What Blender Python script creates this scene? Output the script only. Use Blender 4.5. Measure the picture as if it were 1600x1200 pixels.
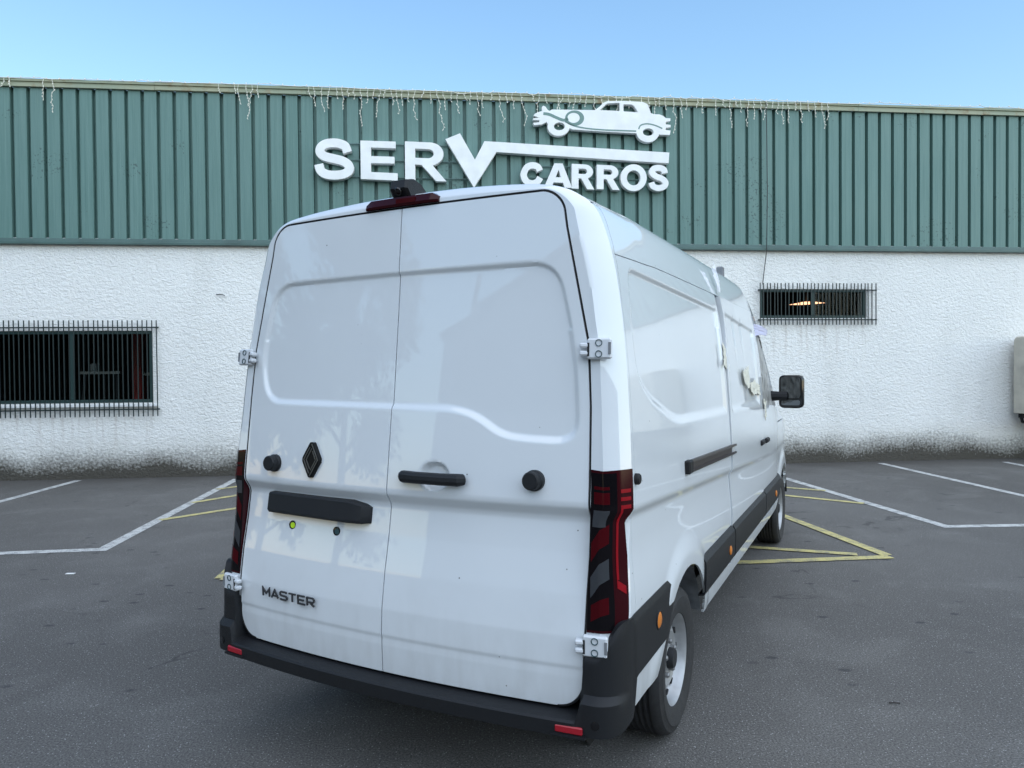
import bpy, math, random
import numpy as np
from mathutils import Vector, Matrix
random.seed(7); rng = np.random.default_rng(7)
for o in list(bpy.data.objects): bpy.data.objects.remove(o)
SC = bpy.context.scene; COL = SC.collection
R = math.radians

# ------------------------------------------------------------------ camera
F_PX, PITCH, ROLL, CAM_H = 1109.83, 0.913, 0.498, 1.7331      # solved from the photograph (1600 px wide)
VAN_X, VAN_Y, VAN_YAW = -0.5269, 3.009, 27.119                # rear-door plane of the van
WALL_D, WALL_YAW = 12.6842, 5.7078                            # warehouse front
cd = bpy.data.cameras.new('camera'); cam = bpy.data.objects.new('camera', cd); COL.objects.link(cam)
cd.sensor_fit = 'HORIZONTAL'; cd.sensor_width = 36.0; cd.lens = 36.0 * F_PX / 1600.0
cd.clip_start = 0.05; cd.clip_end = 2000
cam.matrix_world = Matrix.Translation((0, 0, CAM_H)) @ Matrix.Rotation(R(90 - PITCH), 4, 'X') @ Matrix.Rotation(R(-ROLL), 4, 'Z')
SC.camera = cam
SC.render.resolution_x, SC.render.resolution_y = 1024, 768

# ------------------------------------------------------------------ sky, sun, exposure
SUN_AZ, SUN_EL = 141.0, 44.0                                  # veiled light from behind the photographer's right shoulder
w = bpy.data.worlds.new('World'); SC.world = w; w.use_nodes = True
nt = w.node_tree; bg = nt.nodes['Background']
sky = nt.nodes.new('ShaderNodeTexSky'); sky.sky_type = 'NISHITA'; sky.sun_disc = False
sky.sun_elevation = R(SUN_EL); sky.sun_rotation = R(SUN_AZ)
sky.altitude = 0; sky.air_density = 2.0; sky.dust_density = 0.0; sky.ozone_density = 8.0
nt.links.new(sky.outputs[0], bg.inputs['Color']); bg.inputs['Strength'].default_value = 0.092
sl = bpy.data.lights.new('sun', 'SUN'); so = bpy.data.objects.new('sun', sl); COL.objects.link(so)
sl.energy = 1.45; sl.angle = R(130); sl.color = (1.0, 0.955, 0.85)
sd = Vector((math.sin(R(SUN_AZ)) * math.cos(R(SUN_EL)), math.cos(R(SUN_AZ)) * math.cos(R(SUN_EL)), math.sin(R(SUN_EL))))
so.rotation_euler = sd.to_track_quat('Z', 'Y').to_euler(); so.location = (-20, 20, 30)
vs = SC.view_settings; vs.view_transform = 'Standard'; vs.look = 'None'; vs.gamma = 1.0; vs.use_curve_mapping = False
vs.exposure = 1.3
SC.render.engine = 'CYCLES'

# ------------------------------------------------------------------ pixel -> place (a pixel gives a direction, the wall or ground the distance)
def ray(u, v):
    r = R(ROLL); du, dv = u - 800, v - 600
    uu = du * math.cos(r) - dv * math.sin(r); vv = du * math.sin(r) + dv * math.cos(r)
    zz, x = -vv / F_PX, uu / F_PX; a = R(PITCH)
    return np.array([x, math.cos(a) + zz * math.sin(a), -math.sin(a) + zz * math.cos(a)])
_wa = R(WALL_YAW); _wn = np.array([-math.sin(_wa), math.cos(_wa), 0]); _wt = np.array([math.cos(_wa), math.sin(_wa), 0])
def onwall(u, v, off=0.0):
    d = ray(u, v); w0 = np.array([0, WALL_D, 0]) - _wn * off; o = np.array([0, 0, CAM_H])
    P = o + d * (((w0 - o) @ _wn) / (d @ _wn))
    return float((P - w0) @ _wt), float(P[2])
def onground(u, v):
    d = ray(u, v); P = np.array([0, 0, CAM_H]) + d * (-CAM_H / d[2]); return float(P[0]), float(P[1])

# ------------------------------------------------------------------ helpers
def link(name, me, mat=None, parent=None):
    o = bpy.data.objects.new(name, me); COL.objects.link(o)
    if mat is not None and me is not None and not me.materials: me.materials.append(mat)
    if parent is not None: o.parent = parent
    return o
def empty(name, loc=(0, 0, 0), rz=0.0, label=None, cat=None, group=None):
    o = bpy.data.objects.new(name, None); COL.objects.link(o); o.location = loc; o.rotation_euler = (0, 0, rz)
    o.empty_display_size = .1
    return tag(o, label, cat, group)
def tag(o, label=None, cat=None, group=None, kind=None):
    if label: o['label'] = label
    if cat: o['category'] = cat
    if group: o['group'] = group
    if kind: o['kind'] = kind
    return o
def finish(me, smooth=True, ang=32):
    me.validate(); me.update()
    if smooth:
        me.shade_smooth(); me.set_sharp_from_angle(angle=R(ang))
    return me
class MB:
    """collects boxes, tubes, lathes and loose faces for ONE mesh"""
    def __init__(s): s.v = []; s.f = []
    def add(s, vs, fs):
        b = len(s.v); s.v += [tuple(map(float, q)) for q in vs]; s.f += [tuple(i + b for i in q) for q in fs]; return s
    def box(s, c, d, rot=None, bev=0.0):
        x, y, z = (q / 2 for q in d)
        if bev <= 0:
            vs = [(i, j, k) for i in (-x, x) for j in (-y, y) for k in (-z, z)]
            fs = [(0, 1, 3, 2), (4, 6, 7, 5), (0, 4, 5, 1), (2, 3, 7, 6), (0, 2, 6, 4), (1, 5, 7, 3)]
        else:
            b = bev; ring = [(-x + b, -y), (x - b, -y), (x, -y + b), (x, y - b), (x - b, y), (-x + b, y), (-x, y - b), (-x, -y + b)]
            inn = [(-x + b, -y + b), (x - b, -y + b), (x - b, -y + b), (x - b, y - b), (x - b, y - b), (-x + b, y - b), (-x + b, y - b), (-x + b, -y + b)]
            vs = [(p, q, -z) for p, q in inn] + [(p, q, -z + b) for p, q in ring] + [(p, q, z - b) for p, q in ring] + [(p, q, z) for p, q in inn]
            fs = []
            for k in range(3):
                for i in range(8):
                    j = (i + 1) % 8; fs.append((k * 8 + i, k * 8 + j, k * 8 + 8 + j, k * 8 + 8 + i))
            fs += [tuple(range(7, -1, -1)), tuple(range(24, 32))]
        M = Matrix.Translation(c) @ (rot.to_4x4() if rot is not None else Matrix())
        return s.add([M @ Vector(q) for q in vs], fs)
    def tube(s, pts, r, n=6, cap=True):
        pts = [Vector(q) for q in pts]; rr = r if hasattr(r, '__len__') else [r] * len(pts); vs = []; fs = []
        for i, q in enumerate(pts):
            d = (pts[min(i + 1, len(pts) - 1)] - pts[max(i - 1, 0)]).normalized()
            a = d.orthogonal().normalized() if i == 0 else (a - d * a.dot(d)).normalized()
            b = d.cross(a)
            for k in range(n):
                t = 2 * math.pi * k / n; vs.append(q + (a * math.cos(t) + b * math.sin(t)) * rr[i])
        for i in range(len(pts) - 1):
            for k in range(n):
                j = (k + 1) % n; fs.append((i * n + k, i * n + j, (i + 1) * n + j, (i + 1) * n + k))
        if cap: fs += [tuple(range(n - 1, -1, -1)), tuple(range((len(pts) - 1) * n, len(pts) * n))]
        return s.add(vs, fs)
    def lathe(s, prof, c, axis, n=24, cap0=False, cap1=False):
        """prof = [(radius, height along axis)]"""
        ax = Vector(axis).normalized(); a = ax.orthogonal().normalized(); b = ax.cross(a); c = Vector(c); vs = []; fs = []
        for r, h in prof:
            for k in range(n):
                t = 2 * math.pi * k / n; vs.append(c + ax * h + (a * math.cos(t) + b * math.sin(t)) * r)
        for i in range(len(prof) - 1):
            for k in range(n):
                j = (k + 1) % n; fs.append((i * n + k, i * n + j, (i + 1) * n + j, (i + 1) * n + k))
        if cap0: fs.append(tuple(range(n - 1, -1, -1)))
        if cap1: fs.append(tuple(range((len(prof) - 1) * n, len(prof) * n)))
        return s.add(vs, fs)
    def build(s, name, mat, parent=None, smooth=True, ang=32):
        me = bpy.data.meshes.new(name); me.from_pydata(s.v, [], s.f); finish(me, smooth, ang)
        return link(name, me, mat, parent)
def grid_obj(name, P, mat, parent, keep=None, flange=0.012, flip=False, ang=32):
    """P (nu,nv,3) -> one mesh; the free border is folded inwards by `flange` so that the sheet has an edge"""
    nu, nv = P.shape[:2]; idx = np.arange(nu * nv).reshape(nu, nv)
    F = np.stack([idx[:-1, :-1], idx[1:, :-1], idx[1:, 1:], idx[:-1, 1:]], -1)
    if keep is not None: F = F[keep]
    F = F.reshape(-1, 4)
    V = P.reshape(-1, 3)
    nn = np.cross(V[F[:, 1]] - V[F[:, 0]], V[F[:, 2]] - V[F[:, 0]]); oo = V[F[:, 0]] - np.array([0, 3.0, 1.25]); oo = oo * np.array([1, .33, 1])
    if float((nn * oo).sum()) < 0: F = F[:, ::-1]          # the skin always faces away from the middle of the van
    used = np.unique(F); remap = -np.ones(len(V), int); remap[used] = np.arange(len(used)); V = V[used]; F = remap[F]
    if flange:
        n = np.cross(V[F[:, 1]] - V[F[:, 0]], V[F[:, 2]] - V[F[:, 0]]) + np.cross(V[F[:, 2]] - V[F[:, 0]], V[F[:, 3]] - V[F[:, 0]])
        N = np.zeros_like(V)
        for k in range(4): np.add.at(N, F[:, k], n)
        N /= np.maximum(np.linalg.norm(N, axis=1, keepdims=True), 1e-12)
        E = np.concatenate([F[:, [k, (k + 1) % 4]] for k in range(4)]); key = E[:, 0].astype(np.int64) * len(V) + E[:, 1]; rev = E[:, 1].astype(np.int64) * len(V) + E[:, 0]
        B = E[~np.isin(key, rev)]
        bv = np.unique(B); m = -np.ones(len(V), int); m[bv] = len(V) + np.arange(len(bv))
        V = np.concatenate([V, V[bv] - N[bv] * flange])
        F = np.concatenate([F, np.stack([B[:, 1], B[:, 0], m[B[:, 0]], m[B[:, 1]]], -1)])
    me = bpy.data.meshes.new(name); me.from_pydata(V.tolist(), [], F.tolist()); finish(me, True, ang)
    return link(name, me, mat, parent)
def sm(a, b, x): t = np.clip((x - a) / (b - a), 0, 1); return t * t * (3 - 2 * t)
def sdf_poly(px, py, poly):
    """signed distance, positive inside"""
    poly = np.array(poly, float); d = np.full(np.shape(px), 1e9); ins = np.zeros(np.shape(px), bool)
    for i in range(len(poly)):
        a, b = poly[i], poly[(i + 1) % len(poly)]; e = b - a
        t = np.clip(((px - a[0]) * e[0] + (py - a[1]) * e[1]) / (e @ e), 0, 1)
        d = np.minimum(d, np.hypot(px - a[0] - t * e[0], py - a[1] - t * e[1]))
        c = (a[1] > py) != (b[1] > py)
        with np.errstate(divide='ignore', invalid='ignore'): ins ^= c & (px < (b[0] - a[0]) * (py - a[1]) / (b[1] - a[1] + 1e-15) + a[0])
    return np.where(ins, d, -d)
def round_poly(pts, rad, n=6):
    out = []; m = len(pts); rad = rad if hasattr(rad, '__len__') else [rad] * m
    for i in range(m):
        p, a, b = np.array(pts[i], float), np.array(pts[i - 1], float), np.array(pts[(i + 1) % m], float)
        da, db = a - p, b - p; la, lb = np.linalg.norm(da), np.linalg.norm(db); r = min(rad[i], la * .49, lb * .49)
        A, B = p + da / la * r, p + db / lb * r
        for k in range(n + 1):
            t = k / n; out.append(tuple((1 - t) ** 2 * A + 2 * t * (1 - t) * p + t * t * B))
    return out
def catmull(pts, n=8, closed=False):
    pts = [np.array(q, float) for q in pts]; m = len(pts); out = []
    for i in range(m if closed else m - 1):
        g = lambda k: pts[k % m] if closed else pts[min(max(k, 0), m - 1)]
        a, b, c, d = g(i - 1), g(i), g(i + 1), g(i + 2)
        for k in range(n):
            t = k / n; out.append(.5 * (2 * b + (c - a) * t + (2 * a - 5 * b + 4 * c - d) * t * t + (3 * b - a - 3 * c + d) * t ** 3))
    if not closed: out.append(pts[-1])
    return out
def stroke(pts, wdt, n=8):
    c = catmull(pts, n); L, Rr = [], []
    for i in range(len(c)):
        d = c[min(i + 1, len(c) - 1)] - c[max(i - 1, 0)]; d = d / np.linalg.norm(d); nn = np.array([-d[1], d[0]]) * wdt / 2
        L.append(tuple(c[i] + nn)); Rr.append(tuple(c[i] - nn))
    return L + Rr[::-1]
def plate(name, loops, depth, mat, parent, bevel=0.0, loc=(0, 0, 0), upright=True):
    """loops: 2D outlines (outer + holes) -> solid plate; x right, y up, front face towards local -y"""
    cu = bpy.data.curves.new(name, 'CURVE'); cu.dimensions = '2D'; cu.fill_mode = 'BOTH'; cu.extrude = depth / 2; cu.bevel_depth = bevel; cu.bevel_resolution = 1; cu.offset = -bevel
    for lp in loops:
        sp = cu.splines.new('POLY'); sp.points.add(len(lp) - 1); sp.use_cyclic_u = True
        for q, pt in zip(sp.points, lp): q.co = (pt[0], pt[1], 0, 1)
    t = bpy.data.objects.new('tmp', cu); COL.objects.link(t); me = bpy.data.meshes.new_from_object(t); bpy.data.objects.remove(t); bpy.data.curves.remove(cu)
    if upright:
        for v in me.vertices: x, y, z = v.co; v.co = (x, -z, y)
    me.name = name; me.materials.clear(); finish(me, True, 30); o = link(name, me, mat, parent); o.location = loc
    return o
def circle(cx, cy, rx, ry=None, n=32): ry = ry or rx; return [(cx + rx * math.cos(2 * math.pi * k / n), cy + ry * math.sin(2 * math.pi * k / n)) for k in range(n)]

# ------------------------------------------------------------------ materials
def mat(name, col, rough=.5, metal=0.0, coat=0.0, var=0.0, vscale=4.0, bump=0.0, bscale=60.0, spec=.5, emit=None, coord='Object'):
    m = bpy.data.materials.new(name); m.use_nodes = True; n = m.node_tree.nodes; L = m.node_tree.links; b = n['Principled BSDF']
    b.inputs['Base Color'].default_value = (*col, 1); b.inputs['Roughness'].default_value = rough; b.inputs['Metallic'].default_value = metal
    b.inputs['Coat Weight'].default_value = coat; b.inputs['Coat Roughness'].default_value = .03; b.inputs['Specular IOR Level'].default_value = spec
    tc = n.new('ShaderNodeTexCoord')
    if var:
        t = n.new('ShaderNodeTexNoise'); t.inputs['Scale'].default_value = vscale; t.inputs['Detail'].default_value = 5; L.new(tc.outputs[coord], t.inputs['Vector'])
        r = n.new('ShaderNodeMapRange'); r.inputs[1].default_value = .3; r.inputs[2].default_value = .7; r.inputs[3].default_value = 1 - var; r.inputs[4].default_value = 1 + var; L.new(t.outputs['Fac'], r.inputs[0])
        x = n.new('ShaderNodeMix'); x.data_type = 'RGBA'; x.blend_type = 'MULTIPLY'; x.inputs[0].default_value = 1; x.inputs[6].default_value = (*col, 1); L.new(r.outputs[0], x.inputs[7]); L.new(x.outputs[2], b.inputs['Base Color'])
    if bump:
        t2 = n.new('ShaderNodeTexNoise'); t2.inputs['Scale'].default_value = bscale; t2.inputs['Detail'].default_value = 4; L.new(tc.outputs[coord], t2.inputs['Vector'])
        bp = n.new('ShaderNodeBump'); bp.inputs['Strength'].default_value = bump; bp.inputs['Distance'].default_value = .01; L.new(t2.outputs['Fac'], bp.inputs['Height']); L.new(bp.outputs[0], b.inputs['Normal'])
    if emit: b.inputs['Emission Color'].default_value = (*emit[0], 1); b.inputs['Emission Strength'].default_value = emit[1]
    return m
class NT:
    def __init__(s, name):
        s.m = bpy.data.materials.new(name); s.m.use_nodes = True; s.n = s.m.node_tree.nodes; s.L = s.m.node_tree.links; s.b = s.n['Principled BSDF']; s.tc = s.n.new('ShaderNodeTexCoord')
    def new(s, t, **k):
        q = s.n.new(t)
        for a, v in k.items(): setattr(q, a, v)
        return q
    def put(s, sock, v):
        if hasattr(v, 'links'): s.L.new(v, sock)
        else: sock.default_value = v
    def noise(s, scale, detail=3, vec=None, rough=.5, dist=0.0):
        q = s.new('ShaderNodeTexNoise'); q.inputs['Scale'].default_value = scale; q.inputs['Detail'].default_value = detail; q.inputs['Roughness'].default_value = rough; q.inputs['Distortion'].default_value = dist
        s.L.new(vec or s.tc.outputs['Object'], q.inputs['Vector']); return q.outputs['Fac']
    def voro(s, scale, vec=None, feature='F1', out='Distance', rnd=1.0):
        q = s.new('ShaderNodeTexVoronoi', feature=feature); q.inputs['Scale'].default_value = scale; q.inputs['Randomness'].default_value = rnd; s.L.new(vec or s.tc.outputs['Object'], q.inputs['Vector']); return q.outputs[out]
    def rng(s, x, a, b, c=0.0, d=1.0, smooth=False):
        q = s.new('ShaderNodeMapRange'); q.clamp = True
        if smooth: q.interpolation_type = 'SMOOTHSTEP'
        s.put(q.inputs[0], x)
        for i, v in enumerate((a, b, c, d)): s.put(q.inputs[i + 1], v)
        return q.outputs[0]
    def math(s, op, a, b=0.0):
        q = s.new('ShaderNodeMath', operation=op); s.put(q.inputs[0], a); s.put(q.inputs[1], b); return q.outputs[0]
    def mix(s, f, a, b, mode='MIX'):
        q = s.new('ShaderNodeMix', data_type='RGBA', blend_type=mode); s.put(q.inputs[0], f)
        for i, v in ((6, a), (7, b)): s.put(q.inputs[i], (*v, 1) if isinstance(v, tuple) else v)
        return q.outputs[2]
    def sep(s, vec=None):
        q = s.new('ShaderNodeSeparateXYZ'); s.L.new(vec or s.tc.outputs['Object'], q.inputs[0]); return q.outputs
    def mapping(s, sc, rot=(0, 0, 0)):
        q = s.new('ShaderNodeMapping'); q.inputs['Scale'].default_value = sc; q.inputs['Rotation'].default_value = rot; s.L.new(s.tc.outputs['Object'], q.inputs[0]); return q.outputs[0]
    def bump(s, h, strength, dist, prev=None):
        q = s.new('ShaderNodeBump'); q.inputs['Strength'].default_value = strength; q.inputs['Distance'].default_value = dist; s.L.new(h, q.inputs['Height'])
        if prev: s.L.new(prev, q.inputs['Normal'])
        return q.outputs[0]
def m_asphalt():
    t = NT('asphalt'); big = t.noise(.35, 4); mid = t.noise(1.7, 4, dist=.6); grain = t.noise(105, 3, rough=.75); fine = t.noise(260, 2)
    c = t.mix(t.rng(big, .3, .7), (.084, .080, .075), (.118, .113, .106))
    c = t.mix(t.rng(mid, .50, .80, 0, .7), c, (.150, .145, .137))
    g = t.rng(grain, .33, .68, .38, 1.65); c = t.mix(1.0, c, g, 'MULTIPLY')
    sp = t.voro(85); pick = t.noise(85, 0); c = t.mix(t.math('MULTIPLY', t.rng(sp, .3, .12), t.rng(pick, .53, .63)), c, (.42, .42, .41))
    # oil drips: small flattened dark spots, clustered
    vv = t.mapping((2.2, 4.0, 1)); d = t.voro(1.6, vv); col = t.voro(1.6, vv, out='Color'); sx = t.sep(col)
    ex = t.noise(30, 2); spot = t.math('MULTIPLY', t.rng(t.math('ADD', d, t.math('MULTIPLY', t.math('SUBTRACT', ex, .5), .12)), .17, .09), t.rng(sx[0], .40, .45)); clus = t.rng(t.noise(.5, 2), .42, .52)
    c = t.mix(t.math('MULTIPLY', t.math('MULTIPLY', spot, clus), .75), c, (.028, .029, .032))
    # damp grime strip along the wall and dusty wheel tracks
    o3 = t.sep(); dw = t.math('SUBTRACT', WALL_D, t.math('SUBTRACT', t.math('MULTIPLY', o3[1], math.cos(R(WALL_YAW))), t.math('MULTIPLY', o3[0], math.sin(R(WALL_YAW)))))
    damp = t.rng(t.math('ADD', dw, t.math('MULTIPLY', t.math('SUBTRACT', t.noise(1.1, 4), .5), 2.2)), 1.7, .2, 0, .6); c = t.mix(damp, c, (.055, .049, .043))
    t.b.inputs['Roughness'].default_value = .82; t.b.inputs['Specular IOR Level'].default_value = .35
    cw = t.noise(.9, 5, dist=1.0); crk = t.voro(.32, t.new('ShaderNodeVectorMath', operation='ADD').outputs[0] if False else None, 'DISTANCE_TO_EDGE'); crk2 = t.math('ADD', crk, t.math('MULTIPLY', t.math('SUBTRACT', t.noise(3.5, 4), .5), .10)); cm = t.math('MULTIPLY', t.rng(t.math('ABSOLUTE', crk2), .006, .002), t.rng(cw, .5, .62)); c = t.mix(t.math('MULTIPLY', cm, .6), c, (.03, .03, .03)); t.L.new(c, t.b.inputs['Base Color'])
    n1 = t.bump(grain, .75, .006); t.L.new(t.bump(fine, .4, .002, n1), t.b.inputs['Normal']); return t.m
def m_paintline(name, col):
    t = NT(name); g = t.noise(95, 2, rough=.7); w1 = t.noise(9, 4); wear = t.rng(t.math('ADD', t.math('MULTIPLY', g, .7), t.math('MULTIPLY', w1, .55)), .60, .74, 0, .9)
    t.L.new(t.mix(wear, col, (.14, .14, .14)), t.b.inputs['Base Color']); t.b.inputs['Roughness'].default_value = .75
    t.L.new(t.bump(g, .7, .005), t.b.inputs['Normal']); return t.m
def m_stucco():
    t = NT('white_stucco'); vv = t.mapping((1, 1, 1.5), (0, R(32), 0))
    a = t.noise(15, 4, vv, .55, .8); b = t.noise(46, 3, rough=.6); h = t.math('ADD', t.math('MULTIPLY', a, 1.0), t.math('MULTIPLY', b, .35)); z = t.sep()[2]
    c = t.mix(t.rng(t.noise(.5, 4), .35, .75), (.85, .845, .815), (.77, .77, .745))
    c = t.mix(t.rng(t.noise(1.4, 5, t.mapping((1, 1, .25))), .58, .8, 0, .35), c, (.55, .54, .50))
    pit = t.rng(h, .52, .38, 0, .35); c = t.mix(pit, c, (.45, .46, .44))
    xx = t.sep()[0]; stk = t.rng(t.noise(2.0, 4, t.mapping((7, 1, .5))), .5, .72)
    for x0, x1, z0, z1 in ((-10.9, -6.1, .35, 1.08), (4.6, 6.8, 1.7, 2.6)):
        mk = t.math('MULTIPLY', t.math('MULTIPLY', t.rng(xx, x0, x0 + .05), t.rng(xx, x1, x1 - .05)), t.math('MULTIPLY', t.rng(z, z0, z1), t.rng(z, z1 + .02, z1))); c = t.mix(t.math('MULTIPLY', t.math('MULTIPLY', mk, stk), .45), c, (.34, .27, .21))
    # mould and splash dirt creeping up from the ground
    e = t.math('ADD', t.math('MULTIPLY', t.math('SUBTRACT', t.noise(.9, 4), .5), .55), t.math('MULTIPLY', t.math('SUBTRACT', t.noise(24, 3), .5), .5))
    zz = t.math('ADD', z, e); c = t.mix(t.rng(t.math('ADD', z, t.math('MULTIPLY', e, .5)), .75, .25, 0, .4), c, (.36, .34, .28)); c = t.mix(t.rng(zz, .50, .14, 0, .94), c, (.046, .040, .030))
    t.L.new(c, t.b.inputs['Base Color']); t.b.inputs['Roughness'].default_value = .9; t.b.inputs['Specular IOR Level'].default_value = .25
    t.L.new(t.bump(h, .85, .035), t.b.inputs['Normal']); return t.m
def m_clad():
    t = NT('green_cladding'); oi = t.new('ShaderNodeObjectInfo').outputs['Random']
    geo = t.new('ShaderNodeNewGeometry').outputs['Position']
    mp = t.new('ShaderNodeMapping'); mp.inputs['Scale'].default_value = (9, 9, .35); t.L.new(geo, mp.inputs[0]); st = t.noise(3, 4, mp.outputs[0]); bl = t.noise(.8, 4, geo)
    c = t.mix(t.rng(st, .35, .7), (.098, .190, .170), (.126, .226, .204)); c = t.mix(t.rng(oi, 0, 1, 0, .3), c, (.136, .225, .207)); c = t.mix(t.rng(bl, .5, .8, 0, .35), c, (.15, .245, .216))
    sp = t.noise(26, 2, geo); c = t.mix(t.rng(t.math('MULTIPLY', sp, t.rng(t.noise(1.1, 3, geo), .5, .62)), .58, .66, 0, .7), c, (.045, .075, .07))
    t.L.new(c, t.b.inputs['Base Color']); t.b.inputs['Roughness'].default_value = .5; t.b.inputs['Specular IOR Level'].default_value = .4; return t.m
def m_cap():
    t = NT('cap_flashing'); geo = t.new('ShaderNodeNewGeometry').outputs['Position']; a = t.noise(1.3, 5, geo); b = t.noise(7, 4, geo)
    c = t.mix(t.rng(a, .4, .65), (.25, .285, .20), (.31, .31, .205)); c = t.mix(t.rng(b, .56, .74, 0, .8), c, (.22, .15, .07))
    t.L.new(c, t.b.inputs['Base Color']); t.b.inputs['Roughness'].default_value = .6; return t.m
def m_vanpaint():
    t = NT('white_car_paint'); d = t.noise(3.2, 5); sp = t.voro(14); pk = t.noise(13, 0)
    c = t.mix(t.rng(d, .45, .8, 0, .25), (.67, .70, .72), (.61, .64, .66)); c = t.mix(t.math('MULTIPLY', t.rng(sp, .055, .03), t.rng(pk, .58, .62)), c, (.10, .10, .09))
    zz = t.sep()[2]; c = t.mix(t.math('MULTIPLY', t.rng(t.math('ADD', zz, t.math('MULTIPLY', t.math('SUBTRACT', t.noise(5, 5), .5), .5)), .85, .40, 0, .30), t.rng(t.noise(22, 4, t.mapping((1, 1, .3))), .3, .7, .3, 1)), c, (.30, .29, .26))
    t.L.new(c, t.b.inputs['Base Color']); t.b.inputs['Roughness'].default_value = .38; t.b.inputs['Coat Weight'].default_value = 1; t.b.inputs['Coat Roughness'].default_value = .025; t.b.inputs['Coat IOR'].default_value = 1.68; t.b.inputs['Specular IOR Level'].default_value = .1
    return t.m
def m_glass(name, tint=(.9, .95, .93), rough=.02):
    t = NT(name); t.n.remove(t.b); o = t.n['Material Output']; tr = t.new('ShaderNodeBsdfTransparent'); tr.inputs[0].default_value = (*tint, 1); gl = t.new('ShaderNodeBsdfGlossy'); gl.inputs['Roughness'].default_value = rough
    fr = t.new('ShaderNodeFresnel'); fr.inputs[0].default_value = 1.22; mx = t.new('ShaderNodeMixShader'); t.L.new(fr.outputs[0], mx.inputs[0]); t.L.new(tr.outputs[0], mx.inputs[1]); t.L.new(gl.outputs[0], mx.inputs[2]); t.L.new(mx.outputs[0], o.inputs[0]); return t.m
def m_film():
    t = NT('masking_film'); a = t.noise(9, 5, dist=1.2); t.L.new(t.mix(t.rng(a, .35, .65), (.12, .12, .115), (.42, .42, .40)), t.b.inputs['Base Color']); t.b.inputs['Roughness'].default_value = .3
    t.L.new(t.bump(a, .8, .02), t.b.inputs['Normal']); return t.m
M = dict(
    asphalt=m_asphalt(), white_line=m_paintline('white_line_paint', (.50, .50, .48)), yellow_line=m_paintline('yellow_line_paint', (.52, .45, .18)),
    stucco=m_stucco(), clad=m_clad(), cap=m_cap(), paint=m_vanpaint(), glass=m_glass('window_glass'), tint=m_glass('dark_glass', (.10, .12, .12)), film=m_film(),
    flash=mat('green_flashing', (.055, .11, .10), .45, var=.2, vscale=2), grille=mat('dark_green_metal', (.014, .026, .026), .45), frame=mat('green_window_frame', (.02, .05, .048), .4),
    sign=mat('sign_white', (.80, .81, .80), .45, var=.06, vscale=5), sign_edge=mat('sign_green_paint', (.14, .24, .22), .5), rail=mat('rail_grey', (.10, .16, .15), .5),
    wire=mat('light_string_wire', (.74, .72, .62), .5), cable=mat('cable_black', (.03, .03, .03), .6),
    plastic=mat('textured_dark_plastic', (.011, .012, .014), .5, bump=.25, bscale=900, spec=.3), rubber=mat('rubber_black', (.009, .009, .010), .6, spec=.3), tyre=mat('tyre_rubber', (.020, .020, .021), .75, var=.25, vscale=30, bump=.3, bscale=300),
    gloss=mat('gloss_black', (.006, .006, .007), .08), rim=mat('silver_steel', (.36, .365, .37), .45, .5, var=.1, vscale=20), steel=mat('dull_steel', (.22, .22, .22), .5, .6),
    jamb=mat('door_jamb_shaded', (.07, .08, .088), .6), liner=mat('wheelhouse_grey', (.17, .18, .19), .7, var=.4, vscale=9), under=mat('underbody', (.012, .012, .012), .9), inner=mat('seam_dark', (.010, .011, .013), .8),  # jamb colour holds the shade inside the sliding-door gap
    hinge=mat('hinge_white', (.60, .62, .64), .4), lamp=mat('smoked_red_lens', (.030, .002, .004), .12, spec=.22), lampblack=mat('lamp_black', (.004, .003, .004), .12, spec=.22), lampred=mat('red_lens', (.24, .005, .010), .12, spec=.3), lamprdk=mat('deep_red_lens', (.050, .002, .004), .15, spec=.15), lampclear=mat('clear_lens', (.045, .048, .053), .2, .1, spec=.2), reflector=mat('red_reflector', (.33, .01, .02), .25),
    amber=mat('amber_lens', (.55, .17, .02), .3), letter=mat('badge_grey', (.045, .046, .05), .35, .3), emblem=mat('emblem_black', (.006, .006, .006), .45, spec=.2), embline=mat('emblem_line', (.10, .098, .09), .4, .2), rail_brown=mat('door_rail', (.050, .040, .036), .45, .3), lime=mat('lime_plug', (.50, .75, .02), .5), bluegrey=mat('plug_dark', (.02, .06, .07), .4), tape=mat('masking_tape', (.66, .64, .54), .7, var=.15, vscale=25, bump=.6, bscale=60), filmw=mat('white_film', (.74, .76, .80), .35), filml=mat('lilac_film', (.55, .55, .72), .4), mirror=mat('mirror_glass', (.16, .17, .18), .04, 1.0),
    tarp=mat('beige_tarpaulin', (.54, .50, .42), .65, var=.18, vscale=3, bump=.4, bscale=12), red=mat('red_paint', (.33, .02, .02), .4), dark=mat('dark_interior', (.03, .032, .034), .9), concrete=mat('concrete', (.30, .29, .27), .9, var=.15), lampwarm=mat('warm_lamp', (.9, .6, .4), .5, emit=((1.0, .50, .28), 1.1)),
    brick=mat('grey_render', (.16, .17, .18), .8, var=.1, vscale=.4), roof=mat('roof_sheet', (.12, .12, .12), .6), bark=mat('bark', (.09, .07, .05), .9, var=.3, vscale=10), leaf=mat('leaf', (.055, .085, .03), .55, var=.35, vscale=1.5), timber=mat('pole_timber', (.13, .11, .09), .85, var=.2), paper=mat('paper', (.75, .75, .73), .8), twig=mat('twig', (.035, .03, .028), .8))

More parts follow.
